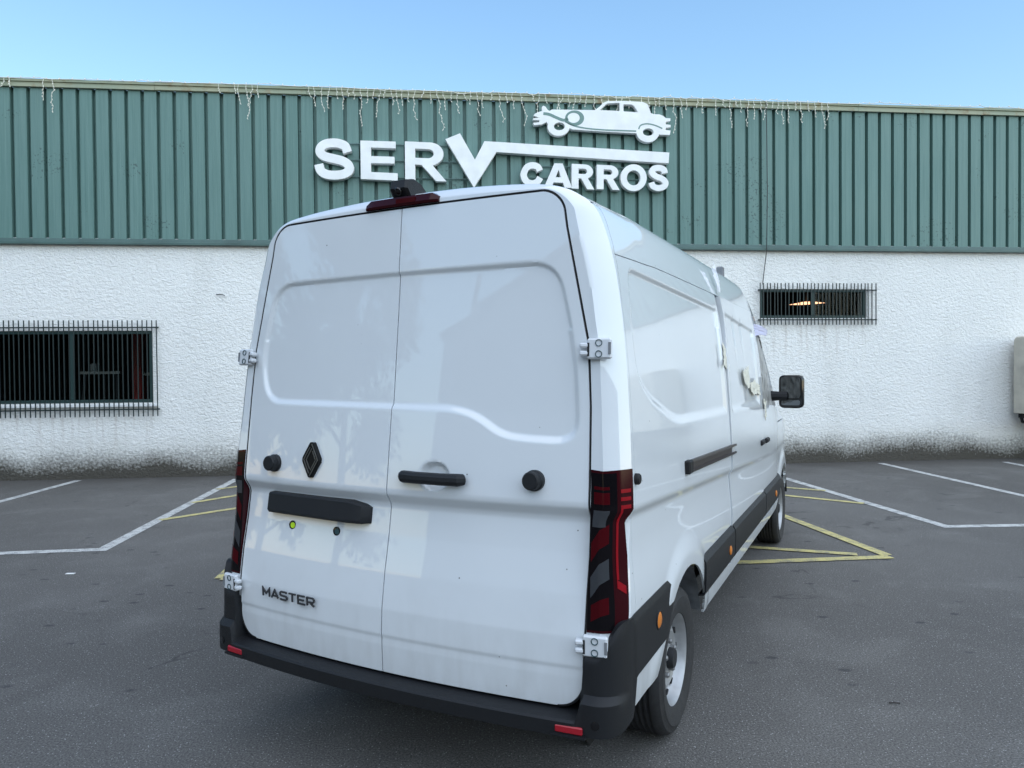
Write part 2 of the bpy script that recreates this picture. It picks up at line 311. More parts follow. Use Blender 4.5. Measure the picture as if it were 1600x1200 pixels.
# ================================================================== ground
me = bpy.data.meshes.new('ground'); me.from_pydata([(-250, -250, 0), (250, -250, 0), (250, 250, 0), (-250, 250, 0)], [], [(0, 1, 2, 3)])
tag(link('ground', me, M['asphalt']), kind='structure')
def strip(name, pts, wdt, m, z=.004):
    """painted line along ground points"""
    P = [np.array(q, float) for q in pts]; vs = []
    for i in range(len(P)):
        d1 = P[min(i + 1, len(P) - 1)] - P[max(i - 1, 0)]
        if 0 < i < len(P) - 1:
            a, b = P[i] - P[i - 1], P[i + 1] - P[i]; a /= np.linalg.norm(a); b /= np.linalg.norm(b); t = (a + b) / np.linalg.norm(a + b); k = 1 / max(.3, abs(t @ a))
        else: t = d1 / np.linalg.norm(d1); k = 1
        n = np.array([-t[1], t[0]]) * wdt / 2 * k; vs += [(*(P[i] + n), z), (*(P[i] - n), z)]
    fs = [(2 * i, 2 * i + 1, 2 * i + 3, 2 * i + 2) for i in range(len(P) - 1)]
    me = bpy.data.meshes.new(name); me.from_pydata(vs, [], fs)
    return tag(link(name, me, M[m]), kind='structure')
G = onground
def ext(a, b, k): return tuple(np.array(a) + (np.array(b) - np.array(a)) * k)
c1 = G(160, 859); strip('parking_line', [ext(c1, G(0, 865), 3.0), c1, ext(c1, G(356, 756), 1.12)], .125, 'white_line')
strip('parking_line', [G(122, 751), ext(G(122, 751), G(0, 784), 2.3)], .125, 'white_line')
c2 = G(1478, 823); strip('parking_line', [ext(c2, G(1600, 821), 3.0), c2, ext(c2, G(1225, 747), 1.15)], .125, 'white_line')
strip('parking_line', [G(1376, 724), ext(G(1376, 724), G(1600, 775), 1.6)], .125, 'white_line')
strip('parking_line', [G(1570, 722), G(1620, 732)], .125, 'white_line')
tip = G(1392, 871); yl = .11
strip('yellow_line', [ext(tip, G(1180, 879), 1.0), tip], yl, 'yellow_line', .008)
strip('yellow_line', [G(1180, 879), G(345, 905)], yl, 'yellow_line', .008)
strip('yellow_line', [ext(tip, G(1225, 807), .03), ext(tip, G(1225, 807), 2.6)], yl, 'yellow_line', .0085)
strip('yellow_line', [ext(tip, G(1190, 857), .25), ext(tip, G(1190, 857), 3.4)], yl * .9, 'yellow_line', .009)
strip('yellow_line', [G(1290, 767), ext(G(1290, 767), G(1225, 762), 3)], yl, 'yellow_line', .006)
strip('yellow_line', [G(1350, 787), ext(G(1350, 787), G(1222, 774), 3)], yl, 'yellow_line', .006)
strip('yellow_line', [G(250, 813), ext(G(250, 813), G(360, 796), 2.5)], yl, 'yellow_line', .006)
strip('yellow_line', [G(300, 786), ext(G(300, 786), G(360, 776), 2.5)], yl, 'yellow_line', .006)
strip('yellow_line', [G(338, 765), ext(G(338, 765), G(360, 762), 2.5)], yl, 'yellow_line', .006)
strip('yellow_line', [G(345, 905), ext(G(345, 905), G(372, 880), 2.0)], yl, 'yellow_line', .0085)

# ================================================================== warehouse
WLOC, WROT = (0, WALL_D, 0), R(WALL_YAW)
WH = empty('warehouse', WLOC, WROT, 'long white stucco warehouse with green ribbed metal cladding and barred windows', 'building')
X0, X1, ZC, ZT = -46.0, 24.0, 3.955, 6.66
wins = [(-10.9, -6.14, 1.28, 2.50), (4.62, 6.70, 2.70, 3.24)]
def wall_with_holes():
    xs = sorted({X0, X1, *[q for a in wins for q in a[:2]]}); zs = sorted({-.2, ZC + .1, *[q for a in wins for q in a[2:]]}); mb = MB()
    for i in range(len(xs) - 1):
        for k in range(len(zs) - 1):
            x, z = (xs[i] + xs[i + 1]) / 2, (zs[k] + zs[k + 1]) / 2
            if any(a < x < b and c < z < d for a, b, c, d in wins): continue
            mb.add([(xs[i], 0, zs[k]), (xs[i + 1], 0, zs[k]), (xs[i + 1], 0, zs[k + 1]), (xs[i], 0, zs[k + 1])], [(0, 1, 2, 3)])
    for a, b, c, d in wins:
        D = .25; mb.add([(a, 0, c), (b, 0, c), (b, 0, d), (a, 0, d), (a, D, c), (b, D, c), (b, D, d), (a, D, d)], [(0, 4, 5, 1), (1, 5, 6, 2), (2, 6, 7, 3), (3, 7, 4, 0)])
    return mb
wall_with_holes().build('wall', M['stucco'], WH, smooth=False)
mb = MB(); mb.add([(X0, .25, -.2), (X0, 26, -.2), (X0, 26, 6.5), (X0, .0, 6.5), (X0, 0, -.2)], [(4, 1, 2, 3)]); mb.add([(X1, 0, -.2), (X1, 26, -.2), (X1, 26, 6.5), (X1, 0, 6.5)], [(0, 1, 2, 3)]); mb.add([(X0, 26, -.2), (X1, 26, -.2), (X1, 26, 6.5), (X0, 26, 6.5)], [(0, 1, 2, 3)])
mb.build('outer_wall', M['stucco'], WH, smooth=False)
mb = MB(); mb.box(((X0 + X1) / 2, 13.1, 6.42), (X1 - X0 - .1, 25.9, .12)); mb.build('roof', M['roof'], WH, smooth=False)
mb = MB(); mb.box(((X0 + X1) / 2, 13, .01), (X1 - X0 - .3, 25.4, .02)); mb.build('shop_floor', M['concrete'], WH, smooth=False)
# ribbed cladding: one strip per rib
PIT = .25802; RX = -8.317; DEP = .085
def clad_mesh(screws):
    z0, z1 = ZC + .07, ZT - .10; pr = [(.000, -.03), (.004, -.03 + DEP), (.060, -.03 + DEP), (.064, -.03), (.128, -.030), (.134, -.0315), (.180, -.0315), (.186, -.030), (PIT + .0005, -.03)]
    mb = MB(); vs = [(x, y, z) for z in (z0, z1) for x, y in pr]; n = len(pr); mb.add(vs, [(i, i + 1, n + i + 1, n + i) for i in range(n - 1)])
    for z in screws: mb.lathe([(.011, 0), (.011, .006), (.004, .010)], (.034, -.03 + DEP, z), (0, -1, 0), 6, cap1=True)
    me = bpy.data.meshes.new('cladding_panel'); me.from_pydata(mb.v, [], mb.f); me.materials.append(M['clad']); me.validate(); return me
cms = [clad_mesh((5.95, 4.75)), clad_mesh(())]
k0, k1 = math.ceil((X0 - RX) / PIT), math.floor((X1 - RX) / PIT)
for k in range(k0, k1):
    o = link('cladding_panel', cms[k % 2], None, WH); o.location = (RX + k * PIT, 0, 0)
mb = MB(); mb.box(((X0 + X1) / 2, .10, (ZC + ZT) / 2 - .05), (X1 - X0, .06, ZT - ZC - .2)); mb.build('cladding_backing', M['inner'], WH, smooth=False)
def prism_x(mb, prof, x0, x1):
    n = len(prof); vs = [(x, y, z) for x in (x0, x1) for y, z in prof]; mb.add(vs, [(i, (i + 1) % n, n + (i + 1) % n, n + i) for i in range(n)] + [tuple(range(n - 1, -1, -1)), tuple(range(n, 2 * n))]); return mb
x = X0; seg = 2.5
while x < X1 - .1:
    xe = min(x + seg - .004, X1); dz = rng.uniform(-.006, .006)
    prism_x(MB(), [(-.075, ZT - .125 + dz), (-.062, ZT - .045), (-.085, ZT - .04), (-.085, ZT + dz), (.35, ZT + .03 + dz), (.35, ZT + .015), (.0, ZT - .03), (-.05, ZT - .13)], x, xe).build('cap_flashing', M['cap'], WH, smooth=False)
    x += seg
mb = MB(); prism_x(mb, [(-.055, ZC + .085), (-.062, ZC + .03), (-.095, ZC + .02), (-.095, ZC - .015), (-.015, ZC - .02), (-.015, ZC + .085)], X0, X1); mb.build('drip_flashing', M['flash'], WH, smooth=False)
# windows and their bars
def window(a, b, c, d, mulls):
    W = empty('window', (0, 0, 0)); W.parent = WH; y = .05; t = .055
    mb = MB()
    for cx, cz, dx, dz in [((a + b) / 2, c + t / 2, b - a, t), ((a + b) / 2, d - t / 2, b - a, t), (a + t / 2, (c + d) / 2, t, d - c - 2 * t), (b - t / 2, (c + d) / 2, t, d - c - 2 * t)]: mb.box((cx, y, cz), (dx, .06, dz), bev=.006)
    mb.build('frame', M['frame'], W)
    for q in mulls: MB().box((q, y - .003, (c + d) / 2), (.075, .055, d - c - 2 * t), bev=.006).build('mullion', M['frame'], W)
    ed = [a + t] + sorted(mulls) + [b - t]
    for i in range(len(ed) - 1):
        p, q = ed[i] + (.037 if i else 0), ed[i + 1] - (.037 if i + 1 < len(ed) - 1 else 0)
        MB().add([(p, y, c + t), (q, y, c + t), (q, y, d - t), (p, y, d - t)], [(0, 1, 2, 3)]).build('pane', M['glass'], W, smooth=False)
window(*wins[0], [-7.45, -9.1]); window(*wins[1], [5.66])
def grille(x0, x1, z0, z1, rails, pitch):
    Gr = empty('window_grille'); Gr.parent = WH; Gr.location = (0, 0, 0)
    me = bpy.data.meshes.new('bar'); b = MB(); b.box((0, -.085, (z0 + z1) / 2), (.014, .014, z1 - z0)); me.from_pydata(b.v, [], b.f); me.materials.append(M['grille'])
    n = round((x1 - x0) / pitch)
    for i in range(n + 1): o = link('bar', me, None, Gr); o.location = (x0 + (x1 - x0) * i / n, 0, 0); o.rotation_euler = (0, R(rng.normal(0, .12)), 0)
    for z in rails: MB().box(((x0 + x1) / 2, -.070, z), (x1 - x0 + .06, .010, .022)).build('grille_rail', M['grille'], Gr, smooth=False)
    for z in rails:
        for xx in (x0 + .02, x1 - .02): MB().box((xx, -.036, z), (.02, .07, .02)).build('bracket', M['grille'], Gr, smooth=False)
grille(-11.02, -6.03, 1.05, 2.67, (1.17, 2.55), .0785); grille(4.575, 6.83, 2.57, 3.34, (2.665, 3.215), .0705)
MB().box((-8.5, -.012, 1.235), (4.9, .10, .05), bev=.008).build('sill', M['sign'], WH)
# inside the shop
inn = empty('interior_partition', WLOC, WROT, 'dark partition wall inside the warehouse behind its barred windows', 'wall')
mb = MB(); mb.box((-2, 9, 3.1), (40, .1, 6.2)); mb.build('partition_panel', M['dark'], inn, smooth=False)
def wthing(name, label, cat, loc, group=None):
    P = Vector((loc[0] * math.cos(WROT) - loc[1] * math.sin(WROT), WALL_D + loc[0] * math.sin(WROT) + loc[1] * math.cos(WROT), loc[2]))
    return empty(name, P, WROT, label, cat, group)
L_ = wthing('car_lift', 'red two-post car lift standing inside behind the wide barred window', 'car lift', (-7.4, 2.6, .02))
for dx in (0, .95):
    MB().box((dx, 0, 1.35), (.20, .28, 2.7), bev=.02).build('post', M['red'], L_); MB().box((dx, 0, .02), (.5, .5, .04)).build('foot', M['red'], L_)
MB().box((.475, 0, 2.62), (.8, .2, .12)).build('crossbeam', M['red'], L_); MB().box((.475, -.05, 1.75), (.95, .12, .06)).build('lift_arm', M['steel'], L_)
b_ = wthing('work_trestle', 'grey trestle with a clamp standing behind the wide barred window', 'trestle', (-7.6, 1.4, .02))
MB().box((0, 0, 1.78), (.7, .1, .05)).build('beam', M['steel'], b_); MB().box((-.12, 0, 1.88), (.12, .12, .15), bev=.02).build('clamp', M['liner'], b_)
for dx in (-.28, .05, .28): MB().tube([(dx, 0, 1.76), (dx + .08 * (1 if dx > 0 else -1), -.2, 0)], .025).build('leg', M['inner'], b_)
_s, _z = onwall(1262, 474, -3.0); cl = wthing('ceiling_lamp', 'warm lit ceiling lamp glowing behind the small barred window', 'lamp', (_s, 3.0, _z))
_o = [(-.44, -.03), (-.1, .035), (.12, .04), (.42, .01), (.1, -.02), (-.2, -.035)]; MB().add([(x, y, z) for y in (-.02, .03) for x, z in _o], [tuple(range(6)), tuple(range(11, 5, -1))] + [(i, i + 6, (i + 1) % 6 + 6, (i + 1) % 6) for i in range(6)]).build('lamp_panel', M['lampwarm'], cl, smooth=False)
MB().tube([(0, .05, .05), (0, .05, 2.8)], .015).build('hanger', M['steel'], cl)

# ------------------------------------------------------------------ sign letters on the cladding
SG = empty('wall_sign', WLOC, WROT, 'raised white letters SERV CARROS on rails with long bar from the V', 'sign')
OFF = .16
Z2 = lambda p: (p[0] / 4 + 450, p[1] / 4 + 80)
Z3 = lambda p: (p[0] / 4.4444 + 750, p[1] / 4.4444 + 100)
def wl(pts, z, off=OFF): return [onwall(*z(p), off) for p in pts]
def arc(cx, cy, rx, ry, a0, a1, n=14): return [(cx + rx * math.cos(R(a0 + (a1 - a0) * i / n)), cy + ry * math.sin(R(a0 + (a1 - a0) * i / n))) for i in range(n + 1)]
def letter(loops, z, d=.11): return plate('letter', [wl(q, z) for q in loops], d, M['sign'], SG, .004, (0, -OFF + d / 2, 0))
letter([stroke([(371, 632), (357, 594), (322, 578), (283, 573), (236, 579), (204, 602), (201, 634), (228, 656), (283, 671), (340, 686), (378, 712), (381, 745), (346, 768), (288, 775), (236, 768), (203, 744), (192, 706)], 56, 6)], Z2)
letter([[(452, 558), (672, 565), (672, 608), (518, 602), (518, 655), (665, 660), (665, 703), (518, 700), (518, 755), (685, 763), (685, 810), (455, 799)]], Z2)
letter([[(730, 563), (880, 570)] + arc(882, 643, 90, 73, -88, 60) + [(905, 714), (991, 815), (925, 813), (835, 712), (795, 709), (796, 808), (732, 804)], [(795, 609), (875, 613)] + arc(876, 641, 34, 28, -80, 80) + [(875, 669), (795, 666)]], Z2)
V_ = [(983, 550), (1075, 513), (1168, 678), (1228, 562)]; bar = [(1315, 615), (1310, 690), (115, 612)]
plate('letter', [wl(V_, Z2) + wl(bar, Z3) + wl([(1162, 853)], Z2)], .11, M['sign'], SG, .004, (0, -OFF + .055, 0))
letter([stroke([(416, 742), (400, 714), (362, 704), (326, 718), (303, 766), (320, 812), (360, 830), (398, 818), (418, 788)], 45, 6)], Z3)
letter([[(517, 689), (574, 691), (640, 862), (588, 860), (576, 826), (512, 823), (498, 856), (446, 853)], [(546, 735), (527, 786), (562, 787)]], Z3)
def rr(x0, y0, w_, h_, sl):  # small R at zoom coordinates, skewed with the wall
    q = lambda p: (x0 + p[0] * w_, y0 + p[1] * h_ + p[0] * w_ * sl)
    return [[q(p) for p in [(0, 0), (.58, 0)] + arc(.58, .285, .36, .285, -90, 70) + [(.72, .57), (1.0, 1), (.68, 1), (.42, .58), (.30, .57), (.30, 1), (0, 1)]], [q(p) for p in [(.30, .18), (.55, .18)] + arc(.55, .285, .12, .105, -90, 90, 8) + [(.30, .39)]]]
letter(rr(637, 693, 158, 172, .05), Z3); letter(rr(811, 699, 160, 170, .05), Z3)
letter([circle(1067, 790, 91, 94), circle(1067, 791, 47, 52)], Z3)
letter([stroke([(1284, 760), (1276, 733), (1242, 721), (1206, 729), (1196, 756), (1222, 780), (1262, 796), (1288, 822), (1278, 850), (1240, 862), (1203, 850), (1190, 822)], 42, 6)], Z3)
for y, x0, x1 in [(591, 300, 1100), (692, 300, 1120), (797, 300, 1140)]:
    a, b = onwall(*Z2((x0, y - 14)), .06), onwall(*Z2((x1, y + 4)), .06); MB().tube([(a[0], -.06, a[1]), (b[0], -.06, b[1])], .011).build('mounting_rail', M['rail'], SG)
for y in (717, 797):
    a, b = onwall(*Z3((300, y - 8)), .06), onwall(*Z3((1300, y + 12)), .06); MB().tube([(a[0], -.06, a[1]), (b[0], -.06, b[1])], .011).build('mounting_rail', M['rail'], SG)
CE = empty('car_emblem', WLOC, WROT, 'white cut-out vintage car silhouette above the long sign bar', 'sign')
body = [(370, 358), (384, 343), (415, 331), (431, 326), (429, 298), (441, 290), (455, 296), (470, 318), (482, 326), (500, 316), (650, 318), (800, 320), (830, 296), (856, 270), (885, 258), (1000, 257), (1130, 264), (1163, 278), (1176, 308), (1187, 341), (1205, 348), (1245, 350), (1272, 360), (1290, 376), (1322, 377), (1322, 396), (1290, 402), (1290, 419), (1324, 423), (1324, 439), (1290, 443), (1290, 458), (1324, 462), (1318, 494), (1248, 491)] + arc(1166, 472, 80, 72, 12, 172, 12) + [(1060, 480), (860, 470), (640, 455)] + arc(546, 434, 78, 66, 10, 195, 12) + [(462, 404), (430, 420), (375, 426), (368, 408), (410, 404), (412, 391), (368, 388), (368, 377), (412, 373)]
plate('car_silhouette', [wl(body, Z3), wl(round_poly([(832, 320), (884, 274), (968, 271), (970, 326)], 6), Z3), wl(round_poly([(996, 281), (1062, 281), (1098, 336), (997, 329)], [4, 22, 6, 4]), Z3), wl(circle(551, 433, 38, 27, 20), Z3), wl(circle(1168, 473, 37, 26, 20), Z3)], .09, M['sign'], CE, .003, (0, -OFF + .045, 0))
def swirl(pts, w0): return plate('painted_swirl', [wl(stroke(pts, w0, 6), Z3, OFF + .004)], .006, M['sign_edge'], CE, 0, (0, -OFF - .002, 0))
plate('painted_swirl', [wl(circle(657, 376, 66, 54), Z3, OFF + .004), wl(circle(650, 374, 43, 35), Z3, OFF + .004)], .006, M['sign_edge'], CE, 0, (0, -OFF - .002, 0))
swirl([(440, 344), (480, 350), (530, 372), (580, 390), (612, 380)], 20); swirl([(590, 398), (640, 424), (720, 444), (850, 457), (1000, 463), (1085, 466)], 10); swirl([(1102, 452), (1116, 426), (1160, 415), (1215, 426), (1266, 448)], 9)
for q in [(600, 340), (600, 440), (900, 345), (1200, 400), (1000, 440)]:
    s, z = onwall(*Z3(q), .1); MB().box((s, -.05, z), (.03, .08, .03)).build('standoff', M['rail'], CE, smooth=False)

# ------------------------------------------------------------------ light strings along the parapet
SL = empty('string_lights', WLOC, WROT, 'white icicle string lights draped along the top of the green cladding', 'string lights')
xs = np.arange(-11.5, 12.5, .10); pts = []; zz = 0
for i, x in enumerate(xs):
    zz = .8 * zz + rng.normal(0, .006); pts.append((x, -.092 + rng.normal(0, .004), ZT + .006 + zz + (.02 if rng.random() < .06 else 0) - (.03 if -1 < x < 5.5 else 0) * (rng.random() < .25)))
mb = MB(); mb.tube(pts, .0055, 5)
for q in pts[::2]: mb.box((q[0], q[1], q[2] + .012), (.012, .012, .03), Matrix.Rotation(rng.uniform(-.8, .8), 3, 'Y'))
mb.build('main_wire', M['wire'], SL)
def drop(x, ln):
    n = max(3, int(ln / .05)); p = [(x, -.098, ZT - .0)]; xx = x; mb = MB()
    for i in range(n): xx += rng.normal(0, .014); p.append((xx, -.105 + rng.normal(0, .006), ZT - .03 - ln * (i + 1) / n))
    mb.tube(p, .0042, 4)
    for q in p[1:]: mb.box((q[0] + rng.uniform(-.012, .012), q[1] - .008, q[2]), (.010, .010, .026), Matrix.Rotation(rng.uniform(-1.1, 1.1), 3, 'Y'))
    mb.build('light_strand', M['wire'], SL)
for u, l in [(12, .12), (20, .12), (74, .32), (86, .52), (344, .12), (369, .12), (375, .30), (387, .55), (396, .32), (405, .18), (484, .15), (491, .30)]:
    drop(onwall(u, 140)[0], l)
x = onwall(493, 140)[0]; xe = onwall(1290, 140)[0]; k = 0
while x < xe:
    if rng.random() > .12: drop(x, [.22, .55, .3, .15, .42, .12][k % 6] * rng.uniform(.7, 1.25))
    x += rng.uniform(.085, .15); k += 1
cb = empty('hanging_cable', WLOC, WROT, 'thin black cable hanging down the cladding to the small barred window', 'cable')
P = [onwall(u, v, .12) for u, v in [(1197, 160), (1198, 200), (1199, 300), (1198, 390), (1198, 410), (1196, 425), (1194, 444)]]
MB().tube([(s, -.12 + (.06 if i > 3 else 0), z) for i, (s, z) in enumerate(P)], .008, 5).build('cable', M['cable'], cb)
s, z = onwall(346, 461); hk = wthing('wall_hook', 'small rusty hook sticking out of the white wall beside the wide window', 'hook', (s, 0, z))
MB().tube([(-.08, -.02, .01), (.04, -.05, .0), (.07, -.05, -.015)], .008, 5).build('rod', M['grille'], hk)

# ------------------------------------------------------------------ trailer at the right edge, parked against the wall
sx, zt_ = onwall(1583, 526, .13); _, zb_ = onwall(1583, 645, .13)
T = wthing('box_trailer', 'beige tarpaulin box trailer parked tight against the white wall', 'trailer', (sx, -.55, 0))
TL = 3.2
prof = round_poly([(-.42, zb_), (-.42, zt_), (.42, zt_), (.42, zb_)], [.01, .09, .09, .01], 5); mb = MB(); n = len(prof)
for x in (0, .03, .03, TL): pass
vs = [(x, y * k, zb_ + (z - zb_) * (1 if k == 1 else .985)) for x, k in ((0, .96), (.035, 1), (TL, 1)) for y, z in prof]
mb.add(vs, [(j * n + i, j * n + (i + 1) % n, (j + 1) * n + (i + 1) % n, (j + 1) * n + i) for j in range(2) for i in range(n)] + [tuple(range(n - 1, -1, -1)), tuple(range(2 * n, 3 * n))])
mb.build('tarpaulin', M['tarp'], T)
MB().box((TL / 2, 0, zb_ - .05), (TL - .1, .7, .08)).build('chassis', M['under'], T, smooth=False)
for yy in (-.3, 0, .3): MB().tube([(.05, yy, zb_ - .03), (.09, yy, zb_ - .16), (.22, yy, zb_ - .2)], .03).build('tail_bracket', M['inner'], T)
for yy in (-.3, .3):
    w_ = empty('wheel', (TL * .55, yy, .3)); w_.parent = T
    MB().lathe([(.17, -.08), (.28, -.085), (.30, -.06), (.30, .06), (.28, .085), (.17, .08)], (0, 0, 0), (0, 1, 0), 24).build('tyre', M['tyre'], w_); MB().lathe([(.05, .07), (.17, .05), (.18, -.05), (.05, -.07)], (0, 0, 0), (0, 1, 0), 20, True, True).build('rim', M['rim'], w_)
MB().box((TL * .55, 0, .38), (.1, .5, .12)).build('axle', M['under'], T); MB().box((TL * .55, 0, (.38 + zb_) / 2), (.35, .5, zb_ - .4)).build('suspension', M['under'], T); MB().tube([(TL - .1, 0, zb_ - .06), (TL + .9, 0, zb_ - .1)], .04).build('drawbar', M['under'], T); MB().tube([(TL + .7, 0, zb_ - .1), (TL + .7, 0, .0)], .03).build('prop_stand', M['under'], T)

# ================================================================== the van
VAN = empty('delivery_van', (VAN_X, VAN_Y, 0), -R(VAN_YAW), 'white high-roof delivery van with plain panelled rear doors parked across the yellow markings', 'van')
# --- half section of the load body (x, z), from the sill up over the roof
PROF = [(1.012, .44), (1.018, .50), (1.024, .62), (1.030, .80), (1.033, .95), (1.033, 1.08), (1.030, 1.25), (1.020, 1.45), (1.006, 1.65), (.990, 1.84), (.970, 2.0), (.945, 2.15), (.912, 2.28), (.868, 2.395), (.812, 2.452), (.720, 2.496), (.55, 2.526), (.29, 2.546), (0, 2.552)]
NB = 6            # index of the belt point (z = 1.25)
_pz = np.array([q[1] for q in PROF]); _px = np.array([q[0] for q in PROF])
_d = np.array(catmull(PROF, 24)); _t = np.concatenate([[0], np.cumsum(np.hypot(*np.diff(_d, axis=0).T))]); TMAX = _t[-1]
def prof_t(t): return np.interp(t, _t, _d[:, 0]), np.interp(t, _t, _d[:, 1])
def t_of_z(z): return float(np.interp(z, _d[:, 1], _t))
YTOP = [(0, 2.520), (.25, 2.526), (.6, 2.540), (1.1, 2.552), (3.3, 2.552), (3.6, 2.535), (3.85, 2.47), (4.05, 2.36), (4.25, 2.22), (4.6, 1.92), (5.0, 1.56), (5.25, 1.36), (5.45, 1.29), (5.8, 1.18), (6.0, 1.06), (6.1, .93), (6.14, .80)]
YSX = [(0, 1), (4.0, 1), (4.7, .985), (5.3, .97), (5.7, .94), (5.9, .90), (6.0, .85), (6.08, .78), (6.14, .68)]
_yt = np.array(catmull(YTOP, 8)); _ys = np.array(catmull(YSX, 8))
def section(y, t):
    x, z = prof_t(t); zt = np.interp(y, _yt[:, 0], _yt[:, 1]); zb = np.minimum(1.25, zt - .13); zl = .44
    z2 = np.where(z <= 1.25, zl + (z - zl) * (zb - zl) / (1.25 - zl), zb + (z - 1.25) * (zt - zb) / (2.552 - 1.25))
    sx = np.interp(y, _ys[:, 0], _ys[:, 1]); lean = np.clip((y - 3.9) / .8, 0, 1) * np.clip((z2 - 1.4) / .9, 0, 1) * .0
    return x * sx - lean, z2
AX_R, AX_F, WZ, ARCH = .95, 5.13, .345, .455
REC_R = round_poly([(.36, 2.165), (.27, 1.90), (.29, 1.70), (.44, 1.60), (.86, 1.475), (2.11, 1.462), (2.11, 2.125)], [.07, .1, .1, .2, .15, .03, .03], 6)
REC_S = round_poly([(2.23, 2.12), (2.23, 1.462), (3.47, 1.455), (3.47, 2.06)], .05, 5)
def side_disp(y, z):
    """inward displacement of the side skin"""
    d = 0
    for pl in (REC_R, REC_S):
        s = sdf_poly(y, z, pl); wd = np.where(z > 2.0, .026, .055); d = d + .016 * sm(0, 1, s / wd)
    zc = 1.225 - .05 * np.clip(y - .1, 0, 4); fade = 1 - .75 * sm(3.6, 4.6, y)
    d = d + .020 * fade * sm(zc, zc - .05, z) * sm(.80, 1.08, z)
    for ay in (AX_R, AX_F):
        r = np.hypot(y - ay, z - WZ); d = d - .016 * sm(ARCH + .16, ARCH + .05, r) * sm(.35, .6, z)
    return d
def side_grid(ys, ts, sgn, wob=0.0):
    Y, Tt = np.meshgrid(ys, ts, indexing='ij'); X, Z = section(Y, Tt)
    X = X - side_disp(Y, Z) * np.clip((2.3 - Z) / .1, 0, 1)
    if wob: X = X + wob * np.sin(Z * 3.1 + Y * 5) * np.sin(Y * 7.3 + 1) 
    return np.stack([sgn * X, Y, Z], -1)
def cut_arch(P, ays):
    """remove the skin inside the wheel arches and snap the rim to the circle"""
    Y, Z = P[..., 1], P[..., 2]; ins = np.zeros(Y.shape, bool); 
    for ay in ays:
        r = np.hypot(Y - ay, Z - WZ); ins |= (r < ARCH) 
    keep = ~(ins[:-1, :-1] & ins[1:, :-1] & ins[1:, 1:] & ins[:-1, 1:])
    for ay in ays:
        r = np.hypot(P[..., 1] - ay, P[..., 2] - WZ); m = (r < ARCH) & (r > ARCH - .12)
        k = np.where(m, ARCH / np.maximum(r, 1e-6), 1); P[..., 1] = ay + (P[..., 1] - ay) * k; P[..., 2] = WZ + (P[..., 2] - WZ) * k
    return keep
TROOF = t_of_z(2.215); ST = .012
tlow = np.concatenate([np.arange(0, t_of_z(1.98), ST), np.arange(t_of_z(1.98) + .006, TROOF - .005, .006), [TROOF - .003]])
YSL, YCB = 2.158, 3.572       # seams: sliding door, cab door
def yframe(z): return np.interp(z, [.4, 1.3, 1.69, 2.0, 2.2, 2.45, 2.56], [.15, .165, .185, .20, .235, .27, .29])   # seam between rear frame and side skin
def side_grid2(u, ts, sgn, y1):
    z = prof_t(ts)[1]; y0 = yframe(z) + .002; Y = y0[None, :] + (y1 - y0[None, :]) * u[:, None]; Tt = np.broadcast_to(ts[None, :], Y.shape); X, Z = section(Y, Tt)
    return np.stack([sgn * (X - side_disp(Y, Z) * np.clip((2.3 - Z) / .1, 0, 1)), Y, Z], -1)
